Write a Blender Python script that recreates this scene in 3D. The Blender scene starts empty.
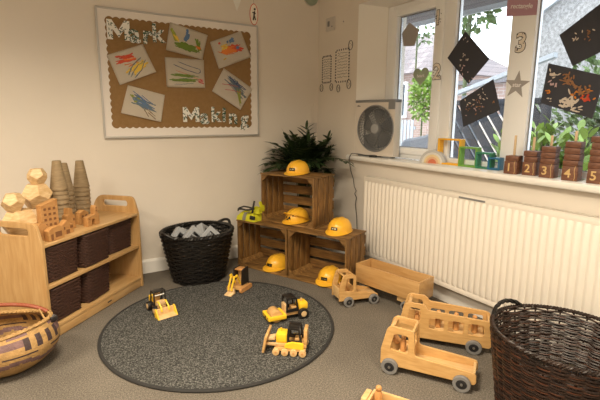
import bpy, bmesh, math, random
from mathutils import Vector, Matrix, Euler, noise
PI = math.pi
random.seed(7)
COL = bpy.context.scene.collection
SC = bpy.context.scene

# ------------------------------------------------------------------ camera, world, lights, exposure
PSI, PIT, ROLL = math.radians(31.65), math.radians(10.74), math.radians(-.38)
CAMPOS = Vector((-2.146, -3.2, 1.13))
f_ = Vector((math.sin(PSI) * math.cos(PIT), math.cos(PSI) * math.cos(PIT), -math.sin(PIT)))
r_ = Vector((math.cos(PSI), -math.sin(PSI), 0))
u_ = r_.cross(f_)
r2 = r_ * math.cos(ROLL) - u_ * math.sin(ROLL)
u2 = u_ * math.cos(ROLL) + r_ * math.sin(ROLL)
cd = bpy.data.cameras.new('camera')
cam = bpy.data.objects.new('camera', cd); COL.objects.link(cam)
cam.matrix_world = Matrix(((r2.x, u2.x, -f_.x, CAMPOS.x), (r2.y, u2.y, -f_.y, CAMPOS.y), (r2.z, u2.z, -f_.z, CAMPOS.z), (0, 0, 0, 1)))
cd.sensor_width = 36; cd.lens = 440.7 / 600 * 36; cd.clip_start = .02; cd.clip_end = 200
SC.camera = cam

SC.view_settings.view_transform = 'Standard'; SC.view_settings.look = 'None'
SC.view_settings.gamma = 1; SC.view_settings.use_curve_mapping = False
SC.view_settings.exposure = 0.12

w = bpy.data.worlds.new('sky'); SC.world = w; w.use_nodes = True
bg = w.node_tree.nodes['Background']
bg.inputs[0].default_value = (.86, .93, 1, 1); bg.inputs[1].default_value = 4.0

sd = bpy.data.lights.new('sun', 'SUN'); so = bpy.data.objects.new('sun', sd); COL.objects.link(so)
sd.energy = 3.2; sd.angle = .03; sd.color = (1, .96, .88)
so.rotation_euler = Vector((.35, -.75, -1.0)).to_track_quat('-Z', 'Y').to_euler()

def area(name, loc, size, power, color, spread=180, aim=None):
    d = bpy.data.lights.new(name, 'AREA'); o = bpy.data.objects.new(name, d); COL.objects.link(o)
    d.shape = 'RECTANGLE'; d.size, d.size_y = size; d.energy = power; d.color = color; d.spread = math.radians(spread)
    o.location = loc
    if aim: o.rotation_euler = (Vector(aim) - Vector(loc)).to_track_quat('-Z', 'Y').to_euler()
    return o
WARM = (1, .86, .66)
area('ceiling_lamp', (-2.0, -2.3, 2.38), (.6, .6), 62, WARM, 140)
area('ceiling_lamp', (-3.6, -1.9, 2.38), (.6, .6), 46, WARM, 150)
area('ceiling_lamp', (-1.2, -3.9, 2.38), (.6, .6), 32, WARM, 150)
area('ceiling_lamp', (-3.3, -4.2, 2.38), (.6, .6), 44, WARM, 150)

# ------------------------------------------------------------------ materials
MATS = {}
def nmat(name):
    m = bpy.data.materials.new(name); m.use_nodes = True
    n = m.node_tree.nodes; l = m.node_tree.links
    return m, n, l, n['Principled BSDF']
def mat(name, col, rough=.6, metal=0, bump=0, bscale=60, vary=0, vscale=6, spec=.5, coat=0):
    m, n, l, p = nmat(name)
    p.inputs['Base Color'].default_value = (*col, 1); p.inputs['Roughness'].default_value = rough
    p.inputs['Metallic'].default_value = metal; p.inputs['Specular IOR Level'].default_value = spec
    p.inputs['Coat Weight'].default_value = coat
    tc = n.new('ShaderNodeTexCoord')
    if vary:
        t = n.new('ShaderNodeTexNoise'); t.inputs['Scale'].default_value = vscale; t.inputs['Detail'].default_value = 5
        r = n.new('ShaderNodeValToRGB')
        r.color_ramp.elements[0].color = (*[c * (1 - vary) for c in col], 1); r.color_ramp.elements[0].position = .3
        r.color_ramp.elements[1].color = (*[min(1, c * (1 + vary)) for c in col], 1); r.color_ramp.elements[1].position = .7
        l.new(tc.outputs['Object'], t.inputs['Vector']); l.new(t.outputs['Fac'], r.inputs[0]); l.new(r.outputs[0], p.inputs['Base Color'])
    if bump:
        t = n.new('ShaderNodeTexNoise'); t.inputs['Scale'].default_value = bscale; t.inputs['Detail'].default_value = 4
        b = n.new('ShaderNodeBump'); b.inputs['Strength'].default_value = bump; b.inputs['Distance'].default_value = .01
        l.new(tc.outputs['Object'], t.inputs['Vector']); l.new(t.outputs['Fac'], b.inputs['Height']); l.new(b.outputs[0], p.inputs['Normal'])
    MATS[name] = m; return m
def wood(name, c1, c2, stretch=(1, 12, 12), scale=6, rough=.45, knots=0, bump=.15, coat=0):
    m, n, l, p = nmat(name)
    p.inputs['Roughness'].default_value = rough; p.inputs['Coat Weight'].default_value = coat
    tc = n.new('ShaderNodeTexCoord'); mp = n.new('ShaderNodeMapping'); mp.inputs['Scale'].default_value = stretch
    t = n.new('ShaderNodeTexNoise'); t.inputs['Scale'].default_value = scale; t.inputs['Detail'].default_value = 6; t.inputs['Distortion'].default_value = .6
    r = n.new('ShaderNodeValToRGB'); r.color_ramp.elements[0].color = (*c1, 1); r.color_ramp.elements[1].color = (*c2, 1)
    r.color_ramp.elements[0].position = .33; r.color_ramp.elements[1].position = .68
    l.new(tc.outputs['Object'], mp.inputs[0]); l.new(mp.outputs[0], t.inputs['Vector']); l.new(t.outputs['Fac'], r.inputs[0])
    out = r.outputs[0]
    if knots:
        k = n.new('ShaderNodeTexNoise'); k.inputs['Scale'].default_value = 5; k.inputs['Detail'].default_value = 3
        kr = n.new('ShaderNodeValToRGB'); kr.color_ramp.elements[0].position = .35; kr.color_ramp.elements[1].position = .62
        kr.color_ramp.elements[0].color = (1 - knots,) * 3 + (1,); kr.color_ramp.elements[1].color = (1, 1, 1, 1)
        mx = n.new('ShaderNodeMixRGB'); mx.blend_type = 'MULTIPLY'; mx.inputs[0].default_value = 1
        l.new(tc.outputs['Object'], k.inputs['Vector']); l.new(k.outputs['Fac'], kr.inputs[0]); l.new(out, mx.inputs[1]); l.new(kr.outputs[0], mx.inputs[2]); out = mx.outputs[0]
    l.new(out, p.inputs['Base Color'])
    b = n.new('ShaderNodeBump'); b.inputs['Strength'].default_value = bump; b.inputs['Distance'].default_value = .004
    l.new(t.outputs['Fac'], b.inputs['Height']); l.new(b.outputs[0], p.inputs['Normal'])
    MATS[name] = m; return m
def speckle(name, cols, scale, rough=.95, bump=.6, big=0):
    m, n, l, p = nmat(name); p.inputs['Roughness'].default_value = rough; p.inputs['Specular IOR Level'].default_value = .1
    tc = n.new('ShaderNodeTexCoord')
    t = n.new('ShaderNodeTexNoise'); t.inputs['Scale'].default_value = scale; t.inputs['Detail'].default_value = 3; t.inputs['Roughness'].default_value = .7
    r = n.new('ShaderNodeValToRGB'); r.color_ramp.elements[0].position = .36; r.color_ramp.elements[1].position = .66
    r.color_ramp.elements[0].color = (*cols[0], 1); r.color_ramp.elements[1].color = (*cols[-1], 1)
    if len(cols) == 3:
        e = r.color_ramp.elements.new(.5); e.color = (*cols[1], 1)
    l.new(tc.outputs['Object'], t.inputs['Vector']); l.new(t.outputs['Fac'], r.inputs[0]); out = r.outputs[0]
    if big:
        k = n.new('ShaderNodeTexNoise'); k.inputs['Scale'].default_value = 2.2; k.inputs['Detail'].default_value = 4
        kr = n.new('ShaderNodeValToRGB'); kr.color_ramp.elements[0].color = (1 - big,) * 3 + (1,); kr.color_ramp.elements[0].position = .35; kr.color_ramp.elements[1].position = .65
        mx = n.new('ShaderNodeMixRGB'); mx.blend_type = 'MULTIPLY'; mx.inputs[0].default_value = 1
        l.new(tc.outputs['Object'], k.inputs['Vector']); l.new(k.outputs['Fac'], kr.inputs[0]); l.new(out, mx.inputs[1]); l.new(kr.outputs[0], mx.inputs[2]); out = mx.outputs[0]
    l.new(out, p.inputs['Base Color'])
    b = n.new('ShaderNodeBump'); b.inputs['Strength'].default_value = bump; b.inputs['Distance'].default_value = .004
    l.new(t.outputs['Fac'], b.inputs['Height']); l.new(b.outputs[0], p.inputs['Normal'])
    MATS[name] = m; return m
def brick(name, c1, c2, mortar, sc, bw=.5, rh=.25, rough=.9):
    m, n, l, p = nmat(name); p.inputs['Roughness'].default_value = rough
    tc = n.new('ShaderNodeTexCoord'); mp = n.new('ShaderNodeMapping'); mp.inputs['Rotation'].default_value = (PI / 2, 0, PI / 2)
    t = n.new('ShaderNodeTexBrick'); t.inputs['Color1'].default_value = (*c1, 1); t.inputs['Color2'].default_value = (*c2, 1); t.inputs['Mortar'].default_value = (*mortar, 1)
    t.inputs['Scale'].default_value = sc; t.inputs['Brick Width'].default_value = bw; t.inputs['Row Height'].default_value = rh
    sx = n.new('ShaderNodeSeparateXYZ'); cx = n.new('ShaderNodeCombineXYZ')
    l.new(tc.outputs['Object'], sx.inputs[0]); l.new(sx.outputs['Y'], cx.inputs['X']); l.new(sx.outputs['Z'], cx.inputs['Y'])
    l.new(cx.outputs[0], t.inputs['Vector']); l.new(t.outputs['Color'], p.inputs['Base Color'])
    MATS[name] = m; return m

mat('wall_paint', (.76, .70, .62), .75, bump=.12, bscale=25, vary=.025, vscale=2.2)
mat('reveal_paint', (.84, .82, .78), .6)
mat('ceiling_paint', (.78, .74, .68), .9)
mat('gloss_white', (.84, .82, .78), .35, vary=.02, vscale=8)
mat('upvc', (.90, .92, .94), .35)
mat('radiator_white', (.84, .79, .71), .38)
mat('radiator_dark_metal', (.30, .27, .23), .6)  # darker metal of the convector core
speckle('carpet', [(.105, .09, .072), (.165, .145, .12), (.27, .235, .195)], 170, big=.22)
speckle('rug_pile', [(.022, .022, .021), (.066, .066, .062), (.22, .215, .20)], 150, bump=1.0, big=.12)
mat('rug_binding', (.022, .021, .02), .8, bump=.3, bscale=200)
wood('birch', (.47, .275, .105), (.57, .365, .165), (1.2, 10, 10), 5, .42, coat=.15)
wood('birch_upright', (.46, .265, .10), (.56, .355, .158), (10, 10, 1.2), 5, .42, coat=.15)
wood('birch_face', (.62, .375, .16), (.74, .49, .245), (1.0, 6, 7), 4, .4, coat=.2)
wood('toy_birch', (.54, .305, .105), (.65, .40, .16), (1.5, 8, 9), 9, .38, coat=.25)
wood('toy_birch_edge', (.61, .385, .16), (.71, .48, .23), (1.5, 8, 9), 9, .45)
wood('box_ply', (.47, .26, .09), (.57, .345, .14), (1.0, 5, 8), 6, .42, coat=.2)
wood('crate_wood', (.15, .070, .018), (.40, .215, .065), (1.6, 14, 16), 4, .6, knots=.45, bump=.4)
wood('crate_upright', (.15, .070, .018), (.42, .225, .068), (14, 14, 1.6), 4, .6, knots=.45, bump=.4)
wood('peg_wood', (.52, .24, .075), (.64, .33, .12), (8, 8, 1.5), 8, .35, coat=.3)
wood('pale_wood', (.56, .36, .16), (.74, .54, .30), (3, 5, 14), 7, .5)
wood('house_wood', (.42, .20, .065), (.52, .28, .10), (3, 8, 8), 10, .5)
mat('house_window_dark', (.20, .085, .03), .7)
wood('cone_wood', (.23, .16, .085), (.32, .23, .125), (2, 2, 16), 9, .75)
wood('block_wood', (.115, .045, .025), (.21, .09, .05), (2, 3, 10), 14, .5)
wood('peg_pale', (.60, .43, .25), (.70, .53, .33), (8, 8, 2), 8, .5)
mat('gold_line', (.62, .42, .18), .5)
mat('wicker_black', (.006, .005, .0045), .42, vary=.3, vscale=40)
mat('wicker_brown', (.020, .0095, .006), .48, vary=.5, vscale=18)
mat('wicker_red_brown', (.060, .020, .009), .45, vary=.4, vscale=20)
mat('bin_weave', (.060, .026, .017), .6, vary=.35, vscale=60)
mat('straw', (.38, .225, .08), .7, bump=.5, bscale=120, vary=.25, vscale=30)
mat('straw_purple', (.17, .095, .09), .7, bump=.5, bscale=120, vary=.25, vscale=30)
mat('straw_dark', (.045, .025, .025), .7, bump=.5, bscale=120)
mat('leather_red', (.26, .065, .03), .45, bump=.4, bscale=90)
mat('leather_black', (.02, .015, .015), .5)
mat('helmet_yellow', (.88, .47, .035), .3, vary=.05, vscale=6)
mat('toy_yellow', (.90, .56, .03), .4)
mat('toy_black', (.015, .013, .012), .35)
mat('sticker_black', (.03, .025, .02), .5)
mat('sticker_pale', (.75, .68, .45), .5)
mat('rubber_grey', (.19, .185, .18), .7)
mat('hub_dark', (.018, .018, .02), .4)
mat('steel', (.6, .6, .6), .3, 1)
mat('aluminium', (.55, .54, .53), .35, .8)
mat('border_paper', (.80, .75, .70), .8)
speckle('kraft', [(.27, .16, .065), (.30, .18, .08)], 40, rough=.85, bump=.05)
mat('art_paper', (.86, .79, .68), .8)
mat('letter_white', (.84, .83, .78), .7)
mat('leaf_print', (.045, .10, .06), .7)
for nm, c in dict(red=(.62, .075, .03), orange=(.75, .22, .04), yellow=(.80, .55, .07), green=(.16, .25, .035), olive=(.30, .34, .04), blue=(.10, .19, .36), slate=(.13, .18, .21), navy=(.05, .08, .17), brown=(.25, .17, .09), pinkred=(.60, .09, .09)).items():
    mat('paint_' + nm, c, .7)
mat('foam_grey', (.34, .355, .375), .85, bump=.2, bscale=200)
mat('hivis', (.92, .90, .05), .55)
mat('silver_tape', (.45, .45, .42), .35, .3)
mat('black_webbing', (.012, .012, .012), .7)
mat('leaf_green', (.033, .062, .020), .4, vary=.35, vscale=12)
mat('leaf_stem', (.07, .09, .03), .6)
mat('pot_dark', (.03, .03, .03), .5)
mat('fan_white', (.66, .60, .53), .4)
mat('fan_grey', (.22, .225, .23), .45)
mat('fan_hub', (.34, .35, .36), .4)
mat('fan_blade', (.16, .17, .18), .35)
mat('plastic_white', (.60, .56, .52), .4)
mat('plastic_dark', (.03, .03, .03), .5)
mat('track_paper', (.78, .72, .64), .8)
mat('track_ink', (.05, .05, .06), .8)
mat('window_shape_grey', (.36, .34, .33), .7)
mat('window_shape_green', (.33, .40, .31), .7)
mat('window_shape_purple', (.46, .27, .35), .7)
mat('lettering_white', (.78, .76, .78), .7)
mat('black_card', (.04, .042, .055), .75, bump=.1, bscale=60)  # black card, with the window glare put into its blue-grey colour
mat('petal_pale', (.62, .55, .48), .8)
mat('petal_brown', (.30, .15, .07), .8)
mat('petal_orange', (.62, .22, .03), .8)
mat('petal_red', (.55, .06, .03), .8)
mat('petal_pink', (.55, .40, .42), .8)
mat('arch_grey', (.50, .50, .50), .6); mat('arch_pale', (.70, .68, .64), .6); mat('arch_peach', (.72, .44, .26), .6)
mat('arch_coral', (.62, .18, .09), .6); mat('arch_yellow', (.75, .60, .34), .6)
mat('frame_yellow', (.85, .45, .02), .4); mat('frame_green', (.16, .36, .05), .4); mat('frame_teal', (.03, .20, .10), .4); mat('frame_blue', (.02, .14, .27), .4)
mat('leaf_bright', (.20, .31, .05), .5, vary=.35, vscale=5)
mat('leaf_mid', (.08, .13, .035), .6, vary=.4, vscale=5)
mat('leaf_dark', (.05, .075, .03), .7, vary=.4, vscale=5)
mat('fence_dark', (.022, .024, .032), .7, vary=.3, vscale=5)
mat('beam_pale', (.40, .43, .46), .6)
speckle('pebbledash', [(.19, .185, .18), (.36, .355, .35)], 22, rough=.95, bump=.5)
brick('red_brick', (.30, .20, .165), (.38, .27, .23), (.5, .46, .43), 4, .9, .3)
brick('roof_tile', (.20, .17, .17), (.28, .24, .24), (.10, .09, .09), 2.2, .6, .45)
mat('soffit_grey', (.16, .15, .16), .8)
mat('paving', (.50, .48, .45), .9, vary=.1, vscale=3)
mat('backing_cream', (.62, .55, .48), .9)
mat('car_paint', (.05, .055, .065), .4, coat=.2)
mat('car_glass', (.03, .04, .05), .1)
m_, n_, l_, p_ = nmat('window_glass')
tr = n_.new('ShaderNodeBsdfTransparent'); tr.inputs[0].default_value = (.96, .97, .98, 1)
gl = n_.new('ShaderNodeBsdfGlossy'); gl.inputs['Roughness'].default_value = .02
fr = n_.new('ShaderNodeFresnel'); fr.inputs[0].default_value = 1.35
mx = n_.new('ShaderNodeMixShader')
l_.new(fr.outputs[0], mx.inputs[0]); l_.new(tr.outputs[0], mx.inputs[1]); l_.new(gl.outputs[0], mx.inputs[2])
l_.new(mx.outputs[0], n_['Material Output'].inputs['Surface']); MATS['window_glass'] = m_
def M(x): return MATS[x]

# ------------------------------------------------------------------ mesh helpers
def rotm(rot): return Euler(rot).to_matrix().to_4x4() if rot is not None else Matrix()
class MB:
    def __init__(s): s.bm = bmesh.new(); s.mi = 0
    def _add(s, b, mtx=None):
        if mtx is not None: b.transform(mtx)
        for f in b.faces: f.material_index = s.mi if f.material_index == 0 else f.material_index
        me = bpy.data.meshes.new('t'); b.to_mesh(me); b.free(); s.bm.from_mesh(me); bpy.data.meshes.remove(me); return s
    def box(s, c, d, rot=None, bev=0):
        b = bmesh.new(); bmesh.ops.create_cube(b, size=1)
        b.transform(Matrix.Diagonal((*d, 1)))
        if bev: bmesh.ops.bevel(b, geom=b.edges[:], offset=min(bev, min(d) * .45), segments=2, affect='EDGES', profile=.5)
        return s._add(b, Matrix.Translation(c) @ rotm(rot))
    def box2(s, a, b_, bev=0):
        return s.box([(a[i] + b_[i]) / 2 for i in range(3)], [abs(b_[i] - a[i]) for i in range(3)], None, bev)
    def cyl(s, p0, p1, r0, r1=None, seg=24, bev=0):
        r1 = r0 if r1 is None else r1
        p0, p1 = Vector(p0), Vector(p1); d = p1 - p0
        b = bmesh.new(); bmesh.ops.create_cone(b, cap_ends=True, segments=seg, radius1=r0, radius2=r1, depth=d.length)
        if bev:
            es = [e for e in b.edges if any(len(f.verts) > 4 for f in e.link_faces)]
            bmesh.ops.bevel(b, geom=es, offset=bev, segments=2, affect='EDGES', profile=.5)
        return s._add(b, Matrix.Translation((p0 + p1) / 2) @ d.to_track_quat('Z', 'Y').to_matrix().to_4x4())
    def sphere(s, c, r, sc=(1, 1, 1), seg=20, rings=12, rot=None):
        b = bmesh.new(); bmesh.ops.create_uvsphere(b, u_segments=seg, v_segments=rings, radius=r)
        return s._add(b, Matrix.Translation(c) @ rotm(rot) @ Matrix.Diagonal((*sc, 1)))
    def tube(s, pts, r, seg=6, closed=False, flat=1):
        P = [Vector(p) for p in pts]; n = len(P); b = bmesh.new(); rings = []
        N = None
        for i in range(n):
            if closed: t = P[(i + 1) % n] - P[i - 1]
            else: t = P[min(i + 1, n - 1)] - P[max(i - 1, 0)]
            if t.length < 1e-9: t = Vector((0, 0, 1))
            t.normalize()
            if N is None:
                N = t.orthogonal().normalized() if abs(t.z) > .95 else Vector((0, 0, 1)).cross(t).normalized()
            N = (N - t * N.dot(t))
            N = N.normalized() if N.length > 1e-6 else t.orthogonal().normalized()
            B = t.cross(N); rr = r[i] if isinstance(r, (list, tuple)) else r
            rings.append([b.verts.new(P[i] + N * math.cos(2 * PI * k / seg) * rr * flat + B * math.sin(2 * PI * k / seg) * rr) for k in range(seg)])
        m = n if closed else n - 1
        for i in range(m):
            a, c = rings[i], rings[(i + 1) % n]
            for k in range(seg): b.faces.new((a[k], a[(k + 1) % seg], c[(k + 1) % seg], c[k]))
        if not closed:
            b.faces.new(rings[0][::-1]); b.faces.new(rings[-1])
        return s._add(b)
    def lathe(s, prof, seg=32, c=(0, 0, 0), fn=None, close=False):
        b = bmesh.new(); R = []
        for (r, z) in prof:
            R.append([b.verts.new((r * math.cos(2 * PI * k / seg), r * math.sin(2 * PI * k / seg), z)) for k in range(seg)])
        for i in range(len(R) - 1):
            for k in range(seg): b.faces.new((R[i][k], R[i][(k + 1) % seg], R[i + 1][(k + 1) % seg], R[i + 1][k]))
        if close:
            for k in range(seg): b.faces.new((R[-1][k], R[-1][(k + 1) % seg], R[0][(k + 1) % seg], R[0][k]))
        else:
            if prof[0][0] > 1e-4: b.faces.new(R[0][::-1])
            if prof[-1][0] > 1e-4: b.faces.new(R[-1])
        bmesh.ops.remove_doubles(b, verts=b.verts[:], dist=1e-6)
        return s._add(b, Matrix.Translation(c))
    def prism(s, poly, z0, z1, mtx=None, bev=0):
        b = bmesh.new(); lo = [b.verts.new((x, y, z0)) for x, y in poly]; hi = [b.verts.new((x, y, z1)) for x, y in poly]
        n = len(poly); b.faces.new(lo[::-1]); b.faces.new(hi)
        for i in range(n): b.faces.new((lo[i], lo[(i + 1) % n], hi[(i + 1) % n], hi[i]))
        if bev: bmesh.ops.bevel(b, geom=[e for e in b.edges if abs(e.verts[0].co.z - e.verts[1].co.z) < 1e-7], offset=bev, segments=2, affect='EDGES', profile=.5)
        return s._add(b, mtx)
    def mesh(s, me, mtx=None, free=True):
        b = bmesh.new(); b.from_mesh(me)
        if free: bpy.data.meshes.remove(me)
        return s._add(b, mtx)
    def grid(s, fn, nu, nv, thick=0):
        b = bmesh.new(); G = [[b.verts.new(fn(i / nu, j / nv)) for i in range(nu + 1)] for j in range(nv + 1)]
        for j in range(nv):
            for i in range(nu): b.faces.new((G[j][i], G[j][i + 1], G[j + 1][i + 1], G[j + 1][i]))
        if thick:
            bmesh.ops.solidify(b, geom=b.faces[:], thickness=thick)
        return s._add(b)
    def build(s, name, mats, parent=None, sharp=38, loc=None, flat=False):
        me = bpy.data.meshes.new(name); bm = s.bm
        bmesh.ops.recalc_face_normals(bm, faces=bm.faces[:])
        bm.normal_update()
        a = math.radians(sharp)
        for e in bm.edges:
            if len(e.link_faces) == 2 and e.link_faces[0].normal.angle(e.link_faces[1].normal, 0) > a: e.smooth = False
        for f in bm.faces: f.smooth = not flat
        bm.to_mesh(me); bm.free()
        for m in (mats if isinstance(mats, (list, tuple)) else [mats]): me.materials.append(M(m) if isinstance(m, str) else m)
        o = bpy.data.objects.new(name, me); COL.objects.link(o)
        if parent: o.parent = parent
        if loc: o.location = loc
        return o
def curve_mesh(obdata):
    o = bpy.data.objects.new('t', obdata); COL.objects.link(o)
    dg = bpy.context.evaluated_depsgraph_get(); dg.update()
    me = bpy.data.meshes.new_from_object(o.evaluated_get(dg))
    bpy.data.objects.remove(o); return me
def panel(outline, holes=(), th=.01, bev=0):
    """flat board in XY, thickness along Z centred on 0, with holes"""
    c = bpy.data.curves.new('t', 'CURVE'); c.dimensions = '2D'; c.fill_mode = 'BOTH'; c.extrude = th / 2 - bev; c.bevel_depth = bev; c.bevel_resolution = 1; c.offset = -bev
    for pts in [outline] + list(holes):
        s = c.splines.new('POLY'); s.points.add(len(pts) - 1)
        for i, p in enumerate(pts): s.points[i].co = (p[0], p[1], 0, 1)
        s.use_cyclic_u = True
    me = curve_mesh(c); bpy.data.curves.remove(c); return me
def text_mesh(t, size, ext=.001, off=0, align='CENTER'):
    c = bpy.data.curves.new('t', 'FONT'); c.body = t; c.size = size; c.extrude = ext; c.offset = off; c.align_x = align; c.align_y = 'CENTER'; c.resolution_u = 3
    me = curve_mesh(c); bpy.data.curves.remove(c); return me
def rpoly(pts, r, n=5):
    out = []; N = len(pts); rr = r if isinstance(r, (list, tuple)) else [r] * N
    for i in range(N):
        p, a, b = Vector(pts[i]).to_2d(), Vector(pts[i - 1]).to_2d(), Vector(pts[(i + 1) % N]).to_2d()
        u, v = (a - p), (b - p); q = min(rr[i], u.length * .48, v.length * .48)
        if q < 1e-6: out.append(tuple(p)); continue
        u.normalize(); v.normalize(); s, e = p + u * q, p + v * q
        for k in range(n + 1):
            t = k / n; c = s * (1 - t) ** 2 + p * 2 * t * (1 - t) + e * t * t; out.append((c.x, c.y))
    return out
def rrect(x0, y0, x1, y1, r, n=4): return rpoly([(x0, y0), (x1, y0), (x1, y1), (x0, y1)], r, n)
def circle(cx, cy, r, n=32): return [(cx + r * math.cos(2 * PI * k / n), cy + r * math.sin(2 * PI * k / n)) for k in range(n)]
# maps a board drawn in XY to the XZ plane (x->x, y->z, thickness along y)
XZ = Matrix(((1, 0, 0, 0), (0, 0, -1, 0), (0, 1, 0, 0), (0, 0, 0, 1)))
# to the YZ plane (x->y, y->z, thickness along x)
YZ = Matrix(((0, 0, 1, 0), (1, 0, 0, 0), (0, 1, 0, 0), (0, 0, 0, 1)))
def T(x, y, z): return Matrix.Translation((x, y, z))

def tag(o, label=None, cat=None, group=None, kind=None):
    if label: o['label'] = label
    if cat: o['category'] = cat
    if group: o['group'] = group
    if kind: o['kind'] = kind
    return o
def thing(name, label, cat, loc=(0, 0, 0), rz=0, group=None, rot=None):
    o = bpy.data.objects.new(name, None); COL.objects.link(o); o.location = loc
    o.rotation_euler = rot if rot else (0, 0, rz); o.empty_display_size = .05
    return tag(o, label, cat, group)
def kids(o): return [c for c in bpy.data.objects if c.parent == o]
def dup(root, loc, rz, label, group=None, rot=None, cat=None):
    r = root.copy(); COL.objects.link(r); r.location = loc; r.rotation_euler = rot if rot else (0, 0, rz)
    tag(r, label, cat, group)
    for ch in kids(root):
        c = ch.copy(); COL.objects.link(c); c.parent = r
        for g in kids(ch):
            d = g.copy(); COL.objects.link(d); d.parent = c
    return r

# ================================================================== THE ROOM
def struct(mb, name, m, **k):
    o = mb.build(name, m, **k); o['kind'] = 'structure'; return o
XL, YF, ZC = -4.6, -5.2, 2.42
struct(MB().box2((XL, YF, -.1), (0, 0, 0)), 'floor', 'carpet')
struct(MB().box2((XL, YF, ZC), (0, 0, ZC + .1)), 'ceiling', 'ceiling_paint')
struct(MB().box2((XL, 0, -.1), (.3, .2, ZC + .1)), 'wall_back', 'wall_paint')
struct(MB().box2((XL - .2, YF, -.1), (XL, .2, ZC + .1)), 'wall_left', 'wall_paint')
struct(MB().box2((XL, YF - .2, -.1), (.3, YF, ZC + .1)), 'wall_front', 'wall_paint')
WY0, WY1 = -.70, -3.35        # window jambs
wr = MB()
wr.box2((0, YF, -.1), (.30, 0, .802))                      # below the sill
wr.prism([(0, 0), (0, -.515), (.12, WY0), (.30, WY0), (.30, 0)], .802, ZC + .1)   # pier with splayed reveal
wr.prism([(0, YF), (0, -3.5), (.12, WY1), (.30, WY1), (.30, YF)], .802, ZC + .1)
lb_ = bmesh.new()
_lo = [(0, -.515, 1.935), (.12, WY0, 1.89), (.30, WY0, 1.89), (.30, WY1, 1.89), (.12, WY1, 1.89), (0, -3.5, 1.935)]
_vl = [lb_.verts.new(p) for p in _lo]; _vh = [lb_.verts.new((p[0], p[1], ZC + .1)) for p in _lo]
lb_.faces.new((_vl[0], _vl[1], _vl[4], _vl[5])); lb_.faces.new((_vl[1], _vl[2], _vl[3], _vl[4])); lb_.faces.new(_vh)
for _i in range(6): lb_.faces.new((_vl[_i], _vl[(_i + 1) % 6], _vh[(_i + 1) % 6], _vh[_i]))
wr._add(lb_)
wr.bm.normal_update()
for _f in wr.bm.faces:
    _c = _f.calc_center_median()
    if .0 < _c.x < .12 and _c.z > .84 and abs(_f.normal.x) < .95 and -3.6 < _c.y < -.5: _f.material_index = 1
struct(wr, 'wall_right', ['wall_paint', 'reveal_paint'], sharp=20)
# skirting
sk = rpoly([(0, 0), (.018, 0), (.018, .085), (.006, .1), (0, .1)], [.0, 0, .004, .004, 0], 3)
mb = MB(); mb.prism([(-y, z) for y, z in sk], 0, -XL - .018, Matrix(((0, 0, 1, XL), (1, 0, 0, 0), (0, 1, 0, 0), (0, 0, 0, 1))))
struct(mb, 'baseboard_back', 'gloss_white')
mb = MB(); mb.prism([(-y, z) for y, z in sk], 0, -YF, Matrix(((1, 0, 0, 0), (0, 0, 1, YF), (0, 1, 0, 0), (0, 0, 0, 1))))
struct(mb, 'baseboard_right', 'gloss_white')
# sill board
sp = [(-.04, -.46), (0, -.46), (0, -.515), (.12, WY0), (.12, -3.3), (0, -3.3), (-.04, -3.3)]
struct(MB().prism(sp, .804, .841, bev=.011), 'trim_1', 'gloss_white')

# window: fixed frame, mullions, casement sash, glass
win = MB()
Z0, Z1 = .841, 1.89
FX0, FX1 = .12, .18
def fb(y0, y1, z0, z1, x0=FX0, x1=FX1): win.box2((x0, y0, z0), (x1, y1, z1), .005)
fb(WY0, WY0 - .055, Z0, Z1); fb(WY1, WY1 + .055, Z0, Z1); fb(WY0 - .05, WY1 + .05, Z0 + .0005, Z0 + .035, FX0 + .002, FX1 - .002); fb(WY0 - .05, WY1 + .05, Z1 - .035, Z1 - .0005, FX0 + .002, FX1 - .002)
fb(-1.215, -1.30, Z0, Z1); fb(-1.667, -1.805, Z0, Z1); fb(-2.55, -2.66, Z0, Z1)
wf = struct(win, 'window_1', 'upvc')
sa = MB()
for (a, b) in ((-.755, -1.215),):
    for args in ((a, a - .05, Z0 + .035, Z1 - .035), (b + .07, b, Z0 + .035, Z1 - .035), (a, b, Z0 + .035, Z0 + .08), (a, b, Z1 - .08, Z1 - .035)):
        h_ = abs(args[0] - args[1]) > .2; sa.box2((FX0 - .012 + .0015 * h_, args[0] - .001 * h_, args[2]), (FX1 - .01 - .0015 * h_, args[1] + .001 * h_, args[3]), .005)
sa.build('window_sash', 'upvc', wf)
for i, (a, b, z0) in enumerate(((-.805, -1.145, .08), (-1.30, -1.667, .035), (-1.805, -2.55, .035), (-2.66, -3.295, .035))):
    MB().box2((.150, a, Z0 + z0), (.153, b, Z1 - (z0 if i == 0 else .035))).build('pane', 'window_glass', wf)
# a dark seal strip around the glass
for i, (a, b, z0) in enumerate(((-.805, -1.145, .08), (-1.30, -1.667, .035), (-1.805, -2.55, .035))):
    g = MB(); zt = Z1 - (z0 if i == 0 else .035)
    for q in (((.143, a, Z0 + z0), (.149, a - .005, zt)), ((.143, b + .005, Z0 + z0), (.149, b, zt)), ((.143, a - .005, Z0 + z0), (.149, b + .005, Z0 + z0 + .004)), ((.143, a - .005, zt - .005), (.149, b + .005, zt))):
        g.box2(*q)
    g.build('glazing_seal', 'fan_grey', wf)

# ================================================================== RUG
mb = MB(); mb.lathe([(0, .001), (.606, .001), (.606, .011), (0, .012)], 96)
rug = thing('rug', 'round dark grey speckled rug lying on the beige carpet under the small toy diggers', 'rug', (-1.326, -1.048, 0))
mb.build('pile', 'rug_pile', rug)
MB().tube([(.613 * math.cos(2 * PI * k / 120), .613 * math.sin(2 * PI * k / 120), .0075) for k in range(120)], .0072, 8, True, flat=1.3).build('binding', 'rug_binding', rug)

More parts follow.
